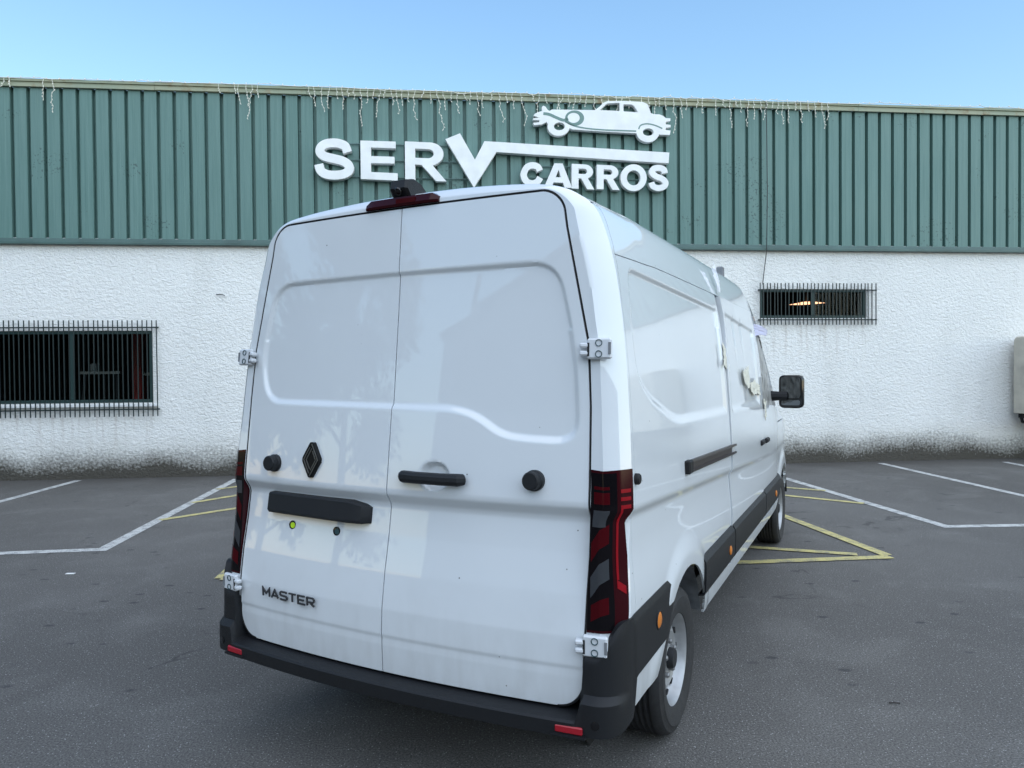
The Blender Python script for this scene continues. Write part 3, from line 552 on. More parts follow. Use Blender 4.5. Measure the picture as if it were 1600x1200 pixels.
for sgn in (1, -1):
    P = side_grid2(np.linspace(0, 1, 190), tlow, sgn, YSL - .008); kp = cut_arch(P, [AX_R]); grid_obj('side_panel', P, M['paint'], VAN, kp, .012, flip=sgn < 0)
    # sliding door sits slightly proud and ajar at its top
    ys = np.linspace(YSL + .008, YCB - .008, 110); td = tlow[tlow > t_of_z(.52)]; P = side_grid(ys, td, sgn)
    if sgn > 0:
        tt = np.clip((P[..., 2] - 1.4) / .9, 0, 1); yy = np.clip((2.75 - P[..., 1]) / .6, 0, 1)
        P[..., 0] += .006 + .012 * tt * yy
        wr = np.exp(-((P[..., 1] - 2.62 - .1 * (2.1 - P[..., 2])) / .025) ** 2) + .8 * np.exp(-((P[..., 1] - 2.95 - .12 * (2.1 - P[..., 2])) / .03) ** 2)
        P[..., 0] -= .010 * wr * sm(1.75, 2.0, P[..., 2]) * sm(2.13, 2.05, P[..., 2])
    if sgn > 0:
        g = .075 * sm(1.75, 2.12, P[..., 2]); P[..., 1] += g * np.clip((2.9 - P[..., 1]) / .75, 0, 1)
    grid_obj('sliding_door', P, M['paint'], VAN, None, .03, flip=sgn < 0)
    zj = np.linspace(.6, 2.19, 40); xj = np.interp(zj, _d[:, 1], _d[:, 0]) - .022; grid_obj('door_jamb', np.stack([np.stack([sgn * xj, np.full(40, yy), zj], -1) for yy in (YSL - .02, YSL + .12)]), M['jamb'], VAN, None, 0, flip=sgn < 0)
    ys = np.linspace(YSL + .003, YCB - .003, 60); P = side_grid(ys, tlow[tlow < t_of_z(.512)], sgn); grid_obj('sill', P, M['paint'], VAN, None, .02, flip=sgn < 0)
    # cab door: skin below the window, window, frame
    ys = np.linspace(YCB + .008, 4.66, 80); P = side_grid(ys, tlow, sgn); Y, Z = P[..., 1], P[..., 2]
    wn = round_poly([(3.68, 1.45), (4.60, 1.40), (4.60, 1.62), (4.22, 2.02), (3.68, 2.04)], .05, 4); c = lambda A: (A[:-1, :-1] + A[1:, :-1] + A[1:, 1:] + A[:-1, 1:]) / 4
    s = sdf_poly(c(Y), c(Z), wn); zmax = np.interp(c(Y), [3.5, 4.2, 4.25, 4.62, 4.7], [2.19, 2.15, 2.12, 1.78, 1.70]); kp = (s < 0) & (c(Z) < zmax)
    grid_obj('cab_door', P, M['paint'], VAN, kp & (c(Z) > .52), .02, flip=sgn < 0)
    Pg = P.copy(); Pg[..., 0] -= sgn * .012; s2 = sdf_poly(c(Y), c(Z), round_poly([(3.64, 1.41), (4.64, 1.36), (4.64, 1.64), (4.25, 2.07), (3.64, 2.09)], .05, 4))
    grid_obj('side_window', Pg, M['film' if sgn > 0 else 'tint'], VAN, s2 > 0, 0, flip=sgn < 0)
    # front fender with arch
    ys = np.linspace(4.668, 6.14, 130); P = side_grid(ys, np.arange(0, t_of_z(1.25), ST), sgn); kp = cut_arch(P, [AX_F]); grid_obj('front_fender', P, M['paint'], VAN, kp & (c(P[..., 2]) > .44), .03, flip=sgn < 0)
    P = side_grid(np.linspace(YCB + .003, 4.66, 40), tlow[tlow < t_of_z(.512)], sgn); grid_obj('sill', P, M['paint'], VAN, None, .02, flip=sgn < 0)
# roof, windscreen and bonnet span both sides
tr = np.concatenate([np.arange(TROOF + .002, TMAX, .03), [TMAX]])
def span(ys, ts, name, m, fl=.012):
    Y, Tt = np.meshgrid(ys, ts, indexing='ij'); X, Z = section(Y, Tt)
    A = np.stack([X, Y, Z], -1); B = np.stack([-X, Y, Z], -1)[:, ::-1][:, 1:]; return grid_obj(name, np.concatenate([A, B], 1), M[m], VAN, None, fl)
_u = np.linspace(0, 1, 120)[:, None]; _z = yframe(prof_t(tr)[1])[None, :] + .002; Y = _z + (4.18 - _z) * _u; Tt = np.broadcast_to(tr[None, :], Y.shape); X, Z = section(Y, Tt); A = np.stack([X, Y, Z], -1); B = np.stack([-X, Y, Z], -1)[:, ::-1][:, 1:]
grid_obj('roof', np.concatenate([A, B], 1), M['paint'], VAN, None, .02)
span(np.linspace(4.185, 5.22, 40), tr, 'windscreen', 'tint', .01)
tb = np.concatenate([np.arange(t_of_z(1.25) + .004, TMAX, .04), [TMAX]])
span(np.linspace(5.225, 6.14, 40), tb, 'bonnet', 'paint', .012)
for sgn in (1, -1):
    P = side_grid(np.linspace(4.664, 5.22, 30), np.arange(t_of_z(1.26), TROOF, .03), sgn); grid_obj('quarter_pillar', P, M['paint'], VAN, None, .01, flip=sgn < 0)
# front face, lamps, grille
mb = MB(); fx = .70
mb.box((0, 6.10, .62), (1.38, .14, .40), bev=.05); mb.build('front_bumper', M['plastic'], VAN)
MB().box((0, 6.155, .88), (.92, .03, .14), bev=.012).build('front_grille', M['gloss'], VAN)
for sgn in (1, -1): MB().box((sgn * .60, 6.09, .98), (.22, .12, .12), Matrix.Rotation(-sgn * .4, 3, 'Z'), bev=.02).build('headlight', M['lampclear'], VAN)
# dark inner shell behind all the seams, floor and chassis
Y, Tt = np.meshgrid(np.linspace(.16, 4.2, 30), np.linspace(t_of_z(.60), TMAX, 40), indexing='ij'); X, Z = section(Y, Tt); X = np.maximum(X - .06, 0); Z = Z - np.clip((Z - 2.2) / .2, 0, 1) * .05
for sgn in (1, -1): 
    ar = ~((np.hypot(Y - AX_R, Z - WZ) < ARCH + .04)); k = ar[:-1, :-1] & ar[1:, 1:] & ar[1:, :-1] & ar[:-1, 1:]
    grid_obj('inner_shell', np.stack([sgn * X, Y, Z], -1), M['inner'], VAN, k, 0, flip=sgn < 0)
mb = MB(); mb.box((0, 3.0, .53), (1.30, 5.9, .10)); mb.build('floor_pan', M['under'], VAN, smooth=False)
for sx_ in (-.42, .42): MB().box((sx_, 2.9, .42), (.09, 5.6, .14)).build('chassis_rail', M['under'], VAN, smooth=False)
MB().tube([(-.85, AX_R, WZ), (.85, AX_R, WZ)], .06, 10).build('rear_axle', M['under'], VAN)
MB().tube([(-.85, AX_F, WZ), (.85, AX_F, WZ)], .05, 10).build('front_axle', M['under'], VAN)
MB().box((0, .24, .335), (1.60, .08, .19), bev=.02).build('shadow_filler', M['under'], VAN); MB().box((0, .16, .46), (1.5, .20, .10)).build('rear_crossmember', M['under'], VAN, smooth=False)  # first box is added behind the bumper to deepen the shadow underneath
MB().lathe([(.12, -.09), (.33, -.1), (.34, 0), (.33, .1), (.12, .09)], (-.1, 1.9, .43), (0, 0, 1), 24, True, True).build('spare_wheel', M['tyre'], VAN)
def clip_in(z): return np.maximum(z, .2)
for sgn in (1, -1):
    for ay in (AX_R, AX_F):
        a = np.radians(np.linspace(12.5, 167.5, 30)); xs_ = np.array([.66, .80, .93, 1.0]); A, Xg = np.meshgrid(a, xs_, indexing='ij'); rr_ = ARCH + .012 + .02 * np.sin(A * 9) * 0
        P = np.stack([sgn * Xg, ay + rr_ * np.cos(A), WZ + rr_ * np.sin(A)], -1); grid_obj('wheel_liner', P, M['liner' if ay == AX_R else 'under'], VAN, None, 0, flip=sgn > 0)
        MB().lathe([(.02, 0), (ARCH + .02, 0)], (sgn * .66, ay, WZ), (1, 0, 0), 30).build('liner_wall', M['under'], VAN, smooth=False)
# wheels
def wheel(ay, sgn):
    Wl = empty('wheel', (sgn * .885, ay, WZ), 0 if sgn > 0 else math.pi); Wl.parent = VAN; A = (1, 0, 0); rt = .345; hw = .112
    MB().lathe([(.205, -hw * .8), (.235, -hw * .95), (.285, -hw * 1.02), (.325, -hw * .93), (rt - .006, -hw * .78), (rt, -hw * .6)] + [(rt - (.010 if (k % 4) in (1, 2) else 0), -hw * .6 + hw * 1.2 * k / 20) for k in range(1, 20)] + [(rt, hw * .6), (rt - .006, hw * .78), (.325, hw * .93), (.300, hw * 1.0), (.296, hw * 1.03), (.285, hw * 1.03), (.240, hw * .97), (.215, hw * .90), (.208, hw * .8)], (0, 0, 0), A, 56).build('tyre', M['tyre'], Wl, ang=24)
    rm = MB().lathe([(.206, -.08), (.200, -.07), (.190, .0), (.192, .055), (.204, .075), (.212, .088), (.216, .094), (.212, .097), (.205, .090), (.196, .068), (.188, .050), (.178, .040), (.150, .052), (.125, .064), (.105, .058), (.085, .050), (.060, .050), (.055, .060), (.050, .062)], (0, 0, 0), A, 48).build('rim', M['rim'], Wl, ang=40)
    MB().lathe([(.05, .05), (.05, .075), (.042, .092), (.0, .095)], (0, 0, 0), A, 20).build('hub_cap', M['inner'], rm)
    for k in range(5):
        t = 2 * math.pi * k / 5 + .3; MB().lathe([(.014, .05), (.014, .072), (.008, .078)], (0, .082 * math.cos(t), .082 * math.sin(t)), A, 6, cap1=True).build('wheel_bolt', M['steel'], rm)
    for k in range(12):
        t = 2 * math.pi * k / 12; c_ = Vector((.0435, .168 * math.cos(t), .168 * math.sin(t))); MB().lathe([(.0, .012), (.015, .0125), (.016, -.004)], c_, (1, .18 * math.cos(t), .18 * math.sin(t)), 12).build('vent_hole', M['inner'], rm)
for ay in (AX_R, AX_F):
    for sgn in (1, -1): wheel(ay, sgn)

# --- rear end: shape of the rear surface
YC = [(.30, -.045), (.45, -.058), (.60, -.064), (.75, -.058), (.90, -.034), (1.05, -.002), (1.165, .017), (1.185, .012), (1.225, -.014), (1.245, -.016), (1.31, -.008), (1.58, .026), (2.0, .072), (2.45, .118), (2.6, .135)]
_yc = np.array(YC)
LAMP = [False]
def yrear(x, z): return (np.interp(z, [.70, 1.40], [-.060, .002]) if LAMP[0] else np.interp(z, _yc[:, 0], _yc[:, 1])) + np.interp(z, [.4, 1.2, 1.8, 2.45], [.055, .055, .045, .020]) * np.minimum(np.abs(x) / .87, 1.0) ** 2
ZD0, ZD1, RD = .486, 2.446, .085          # door bottom, top, corner radius
def x_edge(z):
    xe = np.interp(z, [.4, .6, .8, 1.3, 1.6, 1.84, 2.1, 2.3, 2.46], [.868, .876, .882, .886, .880, .866, .812, .770, .746])
    up = np.clip((z - (ZD1 - RD)) / RD, 0, 1); dn = np.clip(((ZD0 + .10) - z) / .10, 0, 1)
    return xe - RD * (1 - np.sqrt(np.maximum(1 - up ** 2, 0))) - .10 * (1 - np.sqrt(np.maximum(1 - dn ** 2, 0)))
def door_rows(n):
    a = np.linspace(0, 1, n); m = (1 - np.cos(a * math.pi / 2)); low = ZD0 + .10 * (1 - np.cos(np.linspace(0, math.pi / 2, 14))); top = ZD1 - RD * (1 - np.sin(np.linspace(0, math.pi / 2, 16)))
    mid = np.arange(ZD0 + .10 + .007, ZD1 - RD - .004, .007); return np.concatenate([low, mid, top])
PAN = round_poly([(-.775, 1.592), (.30, 1.575), (.40, 1.55), (.52, 1.475), (.62, 1.462), (.853, 1.455), (.834, 1.80), (.745, 2.172), (0, 2.176), (-.745, 2.172), (-.834, 1.80)], [.11, .08, .09, .09, .08, .11, .3, .12, .3, .12, .3], 7)
def door_disp(x, z):
    s = sdf_poly(x, z, PAN); d = .013 * sm(0, 1, s / np.where(z > 1.9, .020, .030))
    q = ((x - .232) / .075) ** 2 + ((z - 1.312) / .062) ** 2; d = d + .030 * sm(1.0, .35, q)                     # scoop behind the handle
    d = d + .004 * sm(.645, .630, z - .02 * (1 - (x / .87) ** 2) * 0)                                                        # low feature line
    return d
rows = door_rows(40)
doors = []
for sgn in (-1, 1):
    cols = np.linspace(0, 1, 150); Z, U = np.meshgrid(rows, cols, indexing='ij'); X = sgn * (.0025 + (x_edge(Z) - .0025) * U); bow = .006 * (1 - (X / .8) ** 2) * np.clip((Z - 2.2) / .25, 0, 1)
    Pd = np.stack([X, yrear(X, Z) + door_disp(X, Z), Z + bow], -1)
    doors.append(grid_obj('rear_door', Pd, M['paint'], VAN, None, .03, flip=sgn > 0))
# frame round the doors: outer section rounded over to the rear, then in to the seam
# door outline from the bottom edge up the side and in to the middle of the top edge
_dz = np.concatenate([np.linspace(.36, ZD1 - RD, 120), ZD1 - RD * (1 - np.sin(np.linspace(0, math.pi / 2, 24)[1:]))]); _dx = x_edge(np.maximum(_dz, ZD0 + .10)); _n2 = np.linspace(1, 0, 40)[1:]
_dx = np.concatenate([_dx, _dx[-1] * _n2]); _dz = np.concatenate([_dz, np.full(39, ZD1)]); _dz = _dz + .006 * (1 - (_dx / .8) ** 2) * np.clip((_dz - 2.2) / .25, 0, 1)
_dl = np.concatenate([[0], np.cumsum(np.hypot(np.diff(_dx), np.diff(_dz)))])
_gx, _gz = np.gradient(_dx, _dl), np.gradient(_dz, _dl); _gl = np.hypot(_gx, _gz); _dnx, _dnz = _gz / _gl, -_gx / _gl      # outward normal of the door outline
_pt = np.linspace(0, TMAX, 300); _ox, _oz = section(np.full(300, .2), _pt); _pl = np.array([_dl[np.hypot(_dx - a - 0 * b, _dz - b).argmin()] if b > 2.25 else np.interp(min(b, 2.25), _dz[:140], _dl[:140]) for a, b in zip(_ox, _oz)]); _pl = np.maximum.accumulate(_pl)
_kr = np.ones(17) / 17; _ps = np.convolve(np.pad(_pl, 8, mode='edge'), _kr, 'valid'); _ps[-20:] = _pl[-20:]; _pl = np.maximum.accumulate(_ps)
def ring(tq, k):
    """point of the rear frame: tq along the section, k in 0..1 from the side seam (0) over the corner to the door seam (1)"""
    e = 1e-3; y_ = np.full_like(tq, .2); x, z = section(y_, tq); x2, z2 = section(y_, np.minimum(tq + e, TMAX)); x1, z1 = section(y_, np.maximum(tq - e, 0)); tx, tz = x2 - x1, z2 - z1; l = np.hypot(tx, tz); nx, nz = -tz / l, tx / l   # inward
    ysm = yframe(z); d0 = side_disp(ysm, z) * np.clip((2.3 - z) / .1, 0, 1); x = x + nx * d0; z = z + nz * d0
    r = np.interp(tq, [0, t_of_z(2.3), t_of_z(2.50), TMAX], [.085, .080, .060, .055]); th = np.clip((k - .3) / .35, 0, 1) * math.pi / 2; lin = np.clip((k - .3) / .35, 0, 1)
    ll = np.interp(tq, _pt, _pl); xd, zd = np.interp(ll, _dl, _dx), np.interp(ll, _dl, _dz); r = np.minimum(r, .62 * np.hypot(x - xd, z - zd))
    ca = .28 * np.cos(th) + .72 * (1 - lin); sa = .28 * np.sin(th) + .72 * lin            # between a round and a chamfer
    ins = r * (1 - ca); xo, zo = x + nx * ins, z + nz * ins
    xd = xd + np.interp(ll, _dl, _dnx) * .010; zd = zd + np.interp(ll, _dl, _dnz) * .010      # gap for the rubber seal
    f = np.clip((k - .65) / .35, 0, 1); X = xo + (xd - xo) * f; Z = zo + (zd - zo) * f
    yc_ = yrear(X, Z) + r * (1 - sa); y0 = yrear(x + nx * r, z + nz * r) + r
    return np.stack([X, np.where(k < .3, ysm + (y0 - ysm) * k / .3, yc_), Z], -1)
ks = np.concatenate([np.linspace(0, .3, 4), np.linspace(.3, .65, 9)[1:], np.linspace(.65, 1, 6)[1:]])
tq = np.concatenate([np.arange(t_of_z(.46), TMAX, .012), [TMAX]]); TQ, K = np.meshgrid(tq, ks, indexing='ij'); RG = ring(TQ, K); RM = RG.copy()[::-1][1:]; RM[..., 0] *= -1
grid_obj('rear_frame', np.concatenate([RG, RM], 0), M['paint'], VAN, None, .03, flip=True)
# rubber seal showing in the seam
mb = MB(); n = 0
zz_ = np.concatenate([rows]); pl = [(float(x_edge(z)) + .002, z) for z in zz_]; top = [(float(x), ZD1 + .003 + .006 * (1 - (x / .8) ** 2)) for x in np.linspace(float(x_edge(ZD1)), 0, 14)]
path = pl + top; path = path + [(-a, b) for a, b in path[::-1][1:]]
mb.tube([(a + (.005 if a > 0 else -.005) * (b < ZD1 - .03), float(yrear(a, b)) + .008, b + .005 * float(sm(ZD1 - .1, ZD1, np.array(b)))) for a, b in path], .0062, 6); mb.build('door_seal', M['rubber'], VAN)
mb = MB(); mb.box((0, .20, 1.4), (1.7, .02, 2.0)); mb.build('inner_bulkhead', M['inner'], VAN, smooth=False)

# --- tail lamps on the corner
def ring_patch(z0, z1, ka, kb, off, nz=40, nk=14, zfun=None):
    zs = np.linspace(z0, z1, nz); tt = np.array([t_of_z(z) for z in zs]); kk = np.linspace(0, 1, nk); T2, K2 = np.meshgrid(tt, kk, indexing='ij')
    a = ka(zs)[:, None] if callable(ka) else ka; b = kb(zs)[:, None] if callable(kb) else kb; K3 = a + (b - a) * K2; P = ring(T2, K3)
    th = np.clip((K3 - .3) / .35, 0, 1) * math.pi / 2; N = np.stack([np.cos(th), -np.sin(th), 0 * th], -1); return P + N * off
def patch(name, mt, parent, sgn, *a, fl=.006, **k):
    P = ring_patch(*a, **k); P[..., 0] *= sgn; return grid_obj(name, P, M[mt], parent, None, fl, flip=sgn > 0)
for sgn in (1, -1):
    LAMP[0] = True
    outer = lambda z: np.interp(z, [.78, 1.05, 1.17, 1.22, 1.38], [.34, .31, .35, .30, .30])
    Lp = patch('tail_lamp', 'lamp', VAN, sgn, .775, 1.372, outer, .99, .004, fl=.05, nz=60, nk=24)
    patch('lamp_bezel', 'lampblack', Lp, sgn, .785, 1.362, .50, .985, .0052, nk=16)
    patch('reverse_lens', 'lampclear', Lp, sgn, 1.160, 1.222, .58, .90, .0064, nk=6, nz=6)
    patch('red_lens', 'lamprdk', Lp, sgn, 1.245, 1.290, .58, .90, .0064, nk=6, nz=6); patch('red_lens', 'lamprdk', Lp, sgn, 1.300, 1.312, .58, .90, .0062, nk=6, nz=4)
    dg = lambda s0, s1: (lambda z: 0)
    def para(name, mt, zlo, zhi, ka, kb, sh):
        zs = np.linspace(0, 1, 10); kk = np.linspace(0, 1, 8); Zg, Kg = np.meshgrid(zs, kk, indexing='ij'); K3 = kb + (ka - kb) * Kg; Z3_ = zlo + (zhi - zlo) * Zg + sh * Kg
        P = ring(np.interp(Z3_, _d[:, 1], _t), K3); th = np.clip((K3 - .3) / .35, 0, 1) * math.pi / 2; P = P + np.stack([np.cos(th), -np.sin(th), 0 * th], -1) * .0064; P[..., 0] *= sgn; grid_obj(name, P, M[mt], Lp, None, .004, flip=sgn < 0)
    para('brake_lens', 'lamprdk', 1.030, 1.100, .54, .92, .07); para('indicator_lens', 'lampclear', .900, .975, .54, .92, .07); para('red_lens', 'lamprdk', .815, .875, .56, .90, .03)
    for zz in (1.285, 1.255, 1.225): patch('light_bar', 'lampred', Lp, sgn, zz, zz + .014, .34, .46, .0064, nk=6, nz=3, fl=.003)
    patch('light_guide', 'lampred', Lp, sgn, .965, 1.226, .435, .46, .0064, nk=4, nz=20, fl=.003); para('light_guide', 'lampred', 0.935, .965, .36, .46, -.025)
    LAMP[0] = False
    MB().lathe([(.022, -.01), (.022, .018), (.017, .024), (.0, .024)], (sgn * 1.022, .175, 1.325), (sgn, 0, 0), 16).build('bump_stop', M['rubber'], VAN)
# --- hinges
def hinge(sgn, z, yo=0.0):
    xs0 = float(x_edge(z)); y = float(yrear(.93, z)) - .014; H = empty('door_hinge', (sgn * (xs0 + .052), y, z), 0); H.parent = VAN; H.rotation_euler = (R(-6 if z > 1.2 else 0), 0, R(sgn * 7))
    MB().box((0, 0, 0), (.094, .022, .078), bev=.006).build('plate', M['hinge'], H)
    for dz in (-.021, .021):
        MB().lathe([(.0135, 0), (.0135, .003), (.011, .003), (.0105, -.001), (.0, -.001)], (0, -.0115, dz), (0, -1, 0), 14).build('bolt', M['bluegrey'], H)
    for dz in (-.018, .012): MB().box((-sgn * .058, -.004, dz), (.036, .028, .020), Matrix.Rotation(sgn * .18, 3, 'Z'), bev=.006).build('knuckle', M['hinge'], H)
    MB().box((-sgn * .040, -.0125, -.003), (.008, .003, .05)).build('slot', M['inner'], H, smooth=False)
    MB().box((sgn * .041, -.0125, 0), (.010, .003, .045)).build('slot', M['liner'], H, smooth=False)
for sgn in (1, -1): hinge(sgn, 1.82); hinge(sgn, .735)
# --- door furniture
def yd(x, z): return float(yrear(x, z) + door_disp(np.array(x), np.array(z)))
for x in (-.675, .675): MB().lathe([(.041, -.004), (.041, .012), (.036, .018), (.035, .044), (.030, .049), (.0, .049)], (x, yd(x, 1.318), 1.318), (0, -1, .08), 26).build('door_buffer', M['plastic'], VAN)
hx, hz = .232, 1.308; hy = float(yrear(hx, hz))
hb = MB(); hb.tube([(hx - .145, hy - .012, hz), (hx - .13, hy - .035, hz), (hx - .06, hy - .045, hz), (hx + .06, hy - .045, hz), (hx + .13, hy - .035, hz), (hx + .145, hy - .012, hz)], [.024, .027, .026, .026, .027, .024], 10)
hb.v = [(a, hy + (b - hy) * .9, hz + (c - hz) * .95) for a, b, c in hb.v]; hb.build('door_handle', M['plastic'], VAN)
# number-plate lamp bar
px0, px1, pz0, pz1 = -.716, -.098, 1.088, 1.182
def pbar():
    mb = MB(); vs = []; 
    for x, yo, s in ((px0, .012, .9), (px0 + .012, .05, 1), (px1 - .10, .062, 1), (px1 - .03, .050, .86), (px1, .012, .72)):
        b = float(yrear(x, 1.13)); zt = pz0 + (pz1 - pz0) * s; vs += [(x, b + .03, pz0), (x, b - yo * .8, pz0), (x, b - yo, pz0 + .015), (x, b - yo * .75, zt - .006), (x, b - yo * .6, zt), (x, b + .03, zt)]
    mb.add(vs, [(6 * i + k, 6 * i + (k + 1) % 6, 6 * i + 6 + (k + 1) % 6, 6 * i + 6 + k) for i in range(4) for k in range(6)] + [(5, 4, 3, 2, 1, 0), tuple(range(24, 30))]); return mb
pbar().build('plate_lamp_bar', M['plastic'], VAN, ang=25)
for x, m_ in ((-.566, 'lime'), (-.288, 'bluegrey')):
    y = yd(x, 1.037); MB().lathe([(.020, -.004), (.020, .003), (.015, .004), (0, .004)], (x, y, 1.037), (0, -1, .1), 18).build('plate_screw_plug', M['gloss'], VAN)
    MB().lathe([(.013, 0), (.013, .0065), (0, .0065)], (x + .005, y, 1.036), (0, -1, .1), 14).build('plug_insert', M[m_], VAN)
# diamond emblem
ex, ez = -.428, 1.346; ey = yd(ex, ez); EM = empty('emblem', (ex, ey, ez), R(5)); EM.parent = VAN; EM.rotation_euler = (R(-6), 0, R(-4))
rh = lambda s, cx=0: [(cx, .076 * s), (.050 * s + cx, 0), (cx, -.076 * s), (-.050 * s + cx, 0)]
plate('badge_plate', [round_poly([(-.010, .080), (.010, .080), (.054, .008), (.054, -.008), (.010, -.080), (-.010, -.080), (-.054, -.008), (-.054, .008)], .006, 3)], .016, M['emblem'], EM, .003, (0, -.006, 0))
def lline(pts, wdt=.0038): plate('badge_line', [[tuple(q) for q in poly_stroke(pts, wdt)]], .004, M['embline'], EM, 0, (0, -.0185, 0))
def poly_stroke(pts, wdt):
    P = [np.array(q, float) for q in pts]; L, Rr = [], []
    for i in range(len(P)):
        a = P[i] - P[i - 1] if i else P[1] - P[0]; b = P[i + 1] - P[i] if i < len(P) - 1 else a; a = a / np.linalg.norm(a); b = b / np.linalg.norm(b); t = a + b; t /= np.linalg.norm(t); n = np.array([-t[1], t[0]]) * wdt / 2 / max(.35, t @ a); L.append(P[i] + n); Rr.append(P[i] - n)
    return L + Rr[::-1]
lline([(.004, .072), (.040, .012), (.046, .0), (.002, -.072)]); lline([(-.004, -.060), (-.040, .0), (-.006, .056)]); lline([(.006, .050), (-.024, .0), (.0, -.040)], .0036); lline([(.012, .040), (.030, .008), (.034, .0), (.006, -.046)], .0036)
# model lettering
def stroke_letter(ch, x0, w_, h_):
    K = {'M': [[(0, 0), (0, 1), (.5, .35), (1, 1), (1, 0)]], 'A': [[(0, 0), (.5, 1), (1, 0)], [(.22, .28), (.78, .28)]], 'S': [[(1, .9), (.85, 1), (.15, 1), (0, .86), (0, .66), (.15, .52), (.85, .48), (1, .34), (1, .14), (.85, 0), (.15, 0), (0, .1)]], 'T': [[(0, 1), (1, 1)], [(.5, 1), (.5, 0)]], 'E': [[(1, 1), (0, 1), (0, 0), (1, 0)], [(0, .5), (.85, .5)]], 'R': [[(0, 0), (0, 1), (.85, 1), (1, .85), (1, .6), (.85, .46), (.12, .46)], [(.52, .36), (1, 0)]]}[ch]
    return [poly_stroke([(x0 + a * w_, b * h_) for a, b in s], .0072) for s in K]
lx, lz = -.700, .708; LY = empty('model_lettering', (lx, yd(-.55, .72), lz)); LY.parent = VAN; LY.rotation_euler = (R(2), 0, R(-4.2))
for i, ch in enumerate('MASTER'):
    for j, lp in enumerate(stroke_letter(ch, .004 + i * .0580, .043, .036)): plate('letter', [[tuple(q) for q in lp]], .006, M['letter'], LY, 0, (0, -.004 - .0006 * j, 0))
# high brake lamp and camera
by = float(yrear(0, 2.48)); BL = MB(); n_ = 14
vs = []; 
for i in range(n_):
    x = -.192 + .384 * i / (n_ - 1); z0 = 2.456 + .006 * (1 - (x / .8) ** 2); s = .6 if i in (0, n_ - 1) else 1; y = float(yrear(x, 2.48)); vs += [(x, y + .03, z0), (x, y - .018 * s, z0), (x, y - .022 * s, z0 + .010), (x, y - .012 * s, z0 + .040 * s), (x, y + .03, z0 + .044 * s)]
BL.add(vs, [(5 * i + k, 5 * i + (k + 1) % 5, 5 * i + 5 + (k + 1) % 5, 5 * i + 5 + k) for i in range(n_ - 1) for k in range(5)] + [(4, 3, 2, 1, 0), tuple(range(5 * n_ - 5, 5 * n_))])
bl = BL.build('high_brake_lamp', M['lamp'], VAN, ang=25)
MB().box((.03, by - .019, 2.482), (.10, .008, .020)).build('brake_lens', M['lamprdk'], bl, smooth=False)
RC = MB(); cx = -.01
prf = [(-.03, .0), (-.075, .055), (-.065, .098), (-.02, .112), (.05, .098), (.11, .06), (.15, .0)]   # (y forward, z) side view
for sx_, k in ((-.048, .82), (-.036, 1), (.036, 1), (.048, .82)): RC.v += [(cx + sx_, by + .05 + a * k, 2.492 + b * (.9 + .1 * k) * .85) for a, b in prf]
m7 = len(prf); RC.f += [(j * m7 + i, j * m7 + (i + 1) % m7, (j + 1) * m7 + (i + 1) % m7, (j + 1) * m7 + i) for j in range(3) for i in range(m7)] + [tuple(range(m7 - 1, -1, -1)), tuple(range(3 * m7, 4 * m7))]
rc = RC.build('rear_camera', M['plastic'], VAN, ang=20)
MB().lathe([(.020, 0), (.018, .008), (.012, .006), (0, .010)], (cx, by - .016, 2.528), (0, -1, -.9), 16).build('camera_lens', M['gloss'], rc)
MB().box((cx, by + .03, 2.494), (.07, .07, .03), bev=.006).build('camera_foot', M['plastic'], rc)
# --- rear bumper: profile swept along the plan from the middle round the corner to the wheel arch
def bumper_side(sgn):
    st = []; xc, rc_ = .925, .100; yb = float(yrear(.87, .6)); arc_n = 18
    for x in np.concatenate([np.linspace(0, .80, 24), np.linspace(.82, .864, 4), np.linspace(.870, .918, 7)]): st.append((x, float(yrear(x, .6)), 0, -1))
    for a in np.linspace(0, 90, arc_n): st.append((xc + rc_ * math.sin(R(a)), yb + rc_ * (1 - math.cos(R(a))), math.sin(R(a)), -math.cos(R(a))))
    for y in np.linspace(yb + rc_, .76, 40)[1:]: st.append((xc + rc_, y, 1, 0))
    rowsP = []
    for x, y, nx, ny in st:
        c = float(sm(.868, .893, np.array(x))); up = float(sm(.1, .95, np.array(nx)))
        s_ = float(sm(.0, .03, np.array(y - .098))) if nx > .99 else 0
        cen = [(-.14, .470), (-.06, .473), (-.005, .475), (.03, .473), (.058, .469), (.066, .461), (.064, .408), (.02, .398), (-.06, .395)]
        zt_b = .705 + .115 * up
        fl_ = .026 * (1 - nx * nx); q_ = 1 - .5 * nx * nx; cor = [(-.03, zt_b - .004), (.012, zt_b), (.024 * q_, zt_b - .022), (.026 * q_, .610), (.028 * q_, .560), (.030 * q_ + fl_, .535), (.030 * q_ + fl_, .418 + .03 * nx ** 4), (.004, .405 + .03 * nx ** 4), (-.06, .40)]
        sid = [(-.03, .818), (.008, .822), (.016, .797), (.018, .74), (.019, .70), (.020, .66), (.020, .590), (.014, .582), (-.03, .578)]
        pr = [(a * (1 - c) + p * c, b * (1 - c) + q * c) for (a, b), (p, q) in zip(cen, cor)]; pr = [(a * (1 - s_) + p * s_, b * (1 - s_) + q * s_) for (a, b), (p, q) in zip(pr, sid)]
        rowsP.append([(sgn * (x + nx * o), y + ny * o, z) for o, z in pr])
    return np.array(rowsP)
A = bumper_side(1); B = bumper_side(-1)[::-1][:-1]; P = np.concatenate([B, A], 0); Q = np.stack([np.interp(np.linspace(0, 8, 33), np.arange(9), P[i, :, k]) for i in range(len(P)) for k in range(3)]).reshape(len(P), 3, 33).transpose(0, 2, 1)
kp = cut_arch(Q, [AX_R]); grid_obj('rear_bumper', Q, M['plastic'], VAN, kp, .004, flip=False, ang=28)
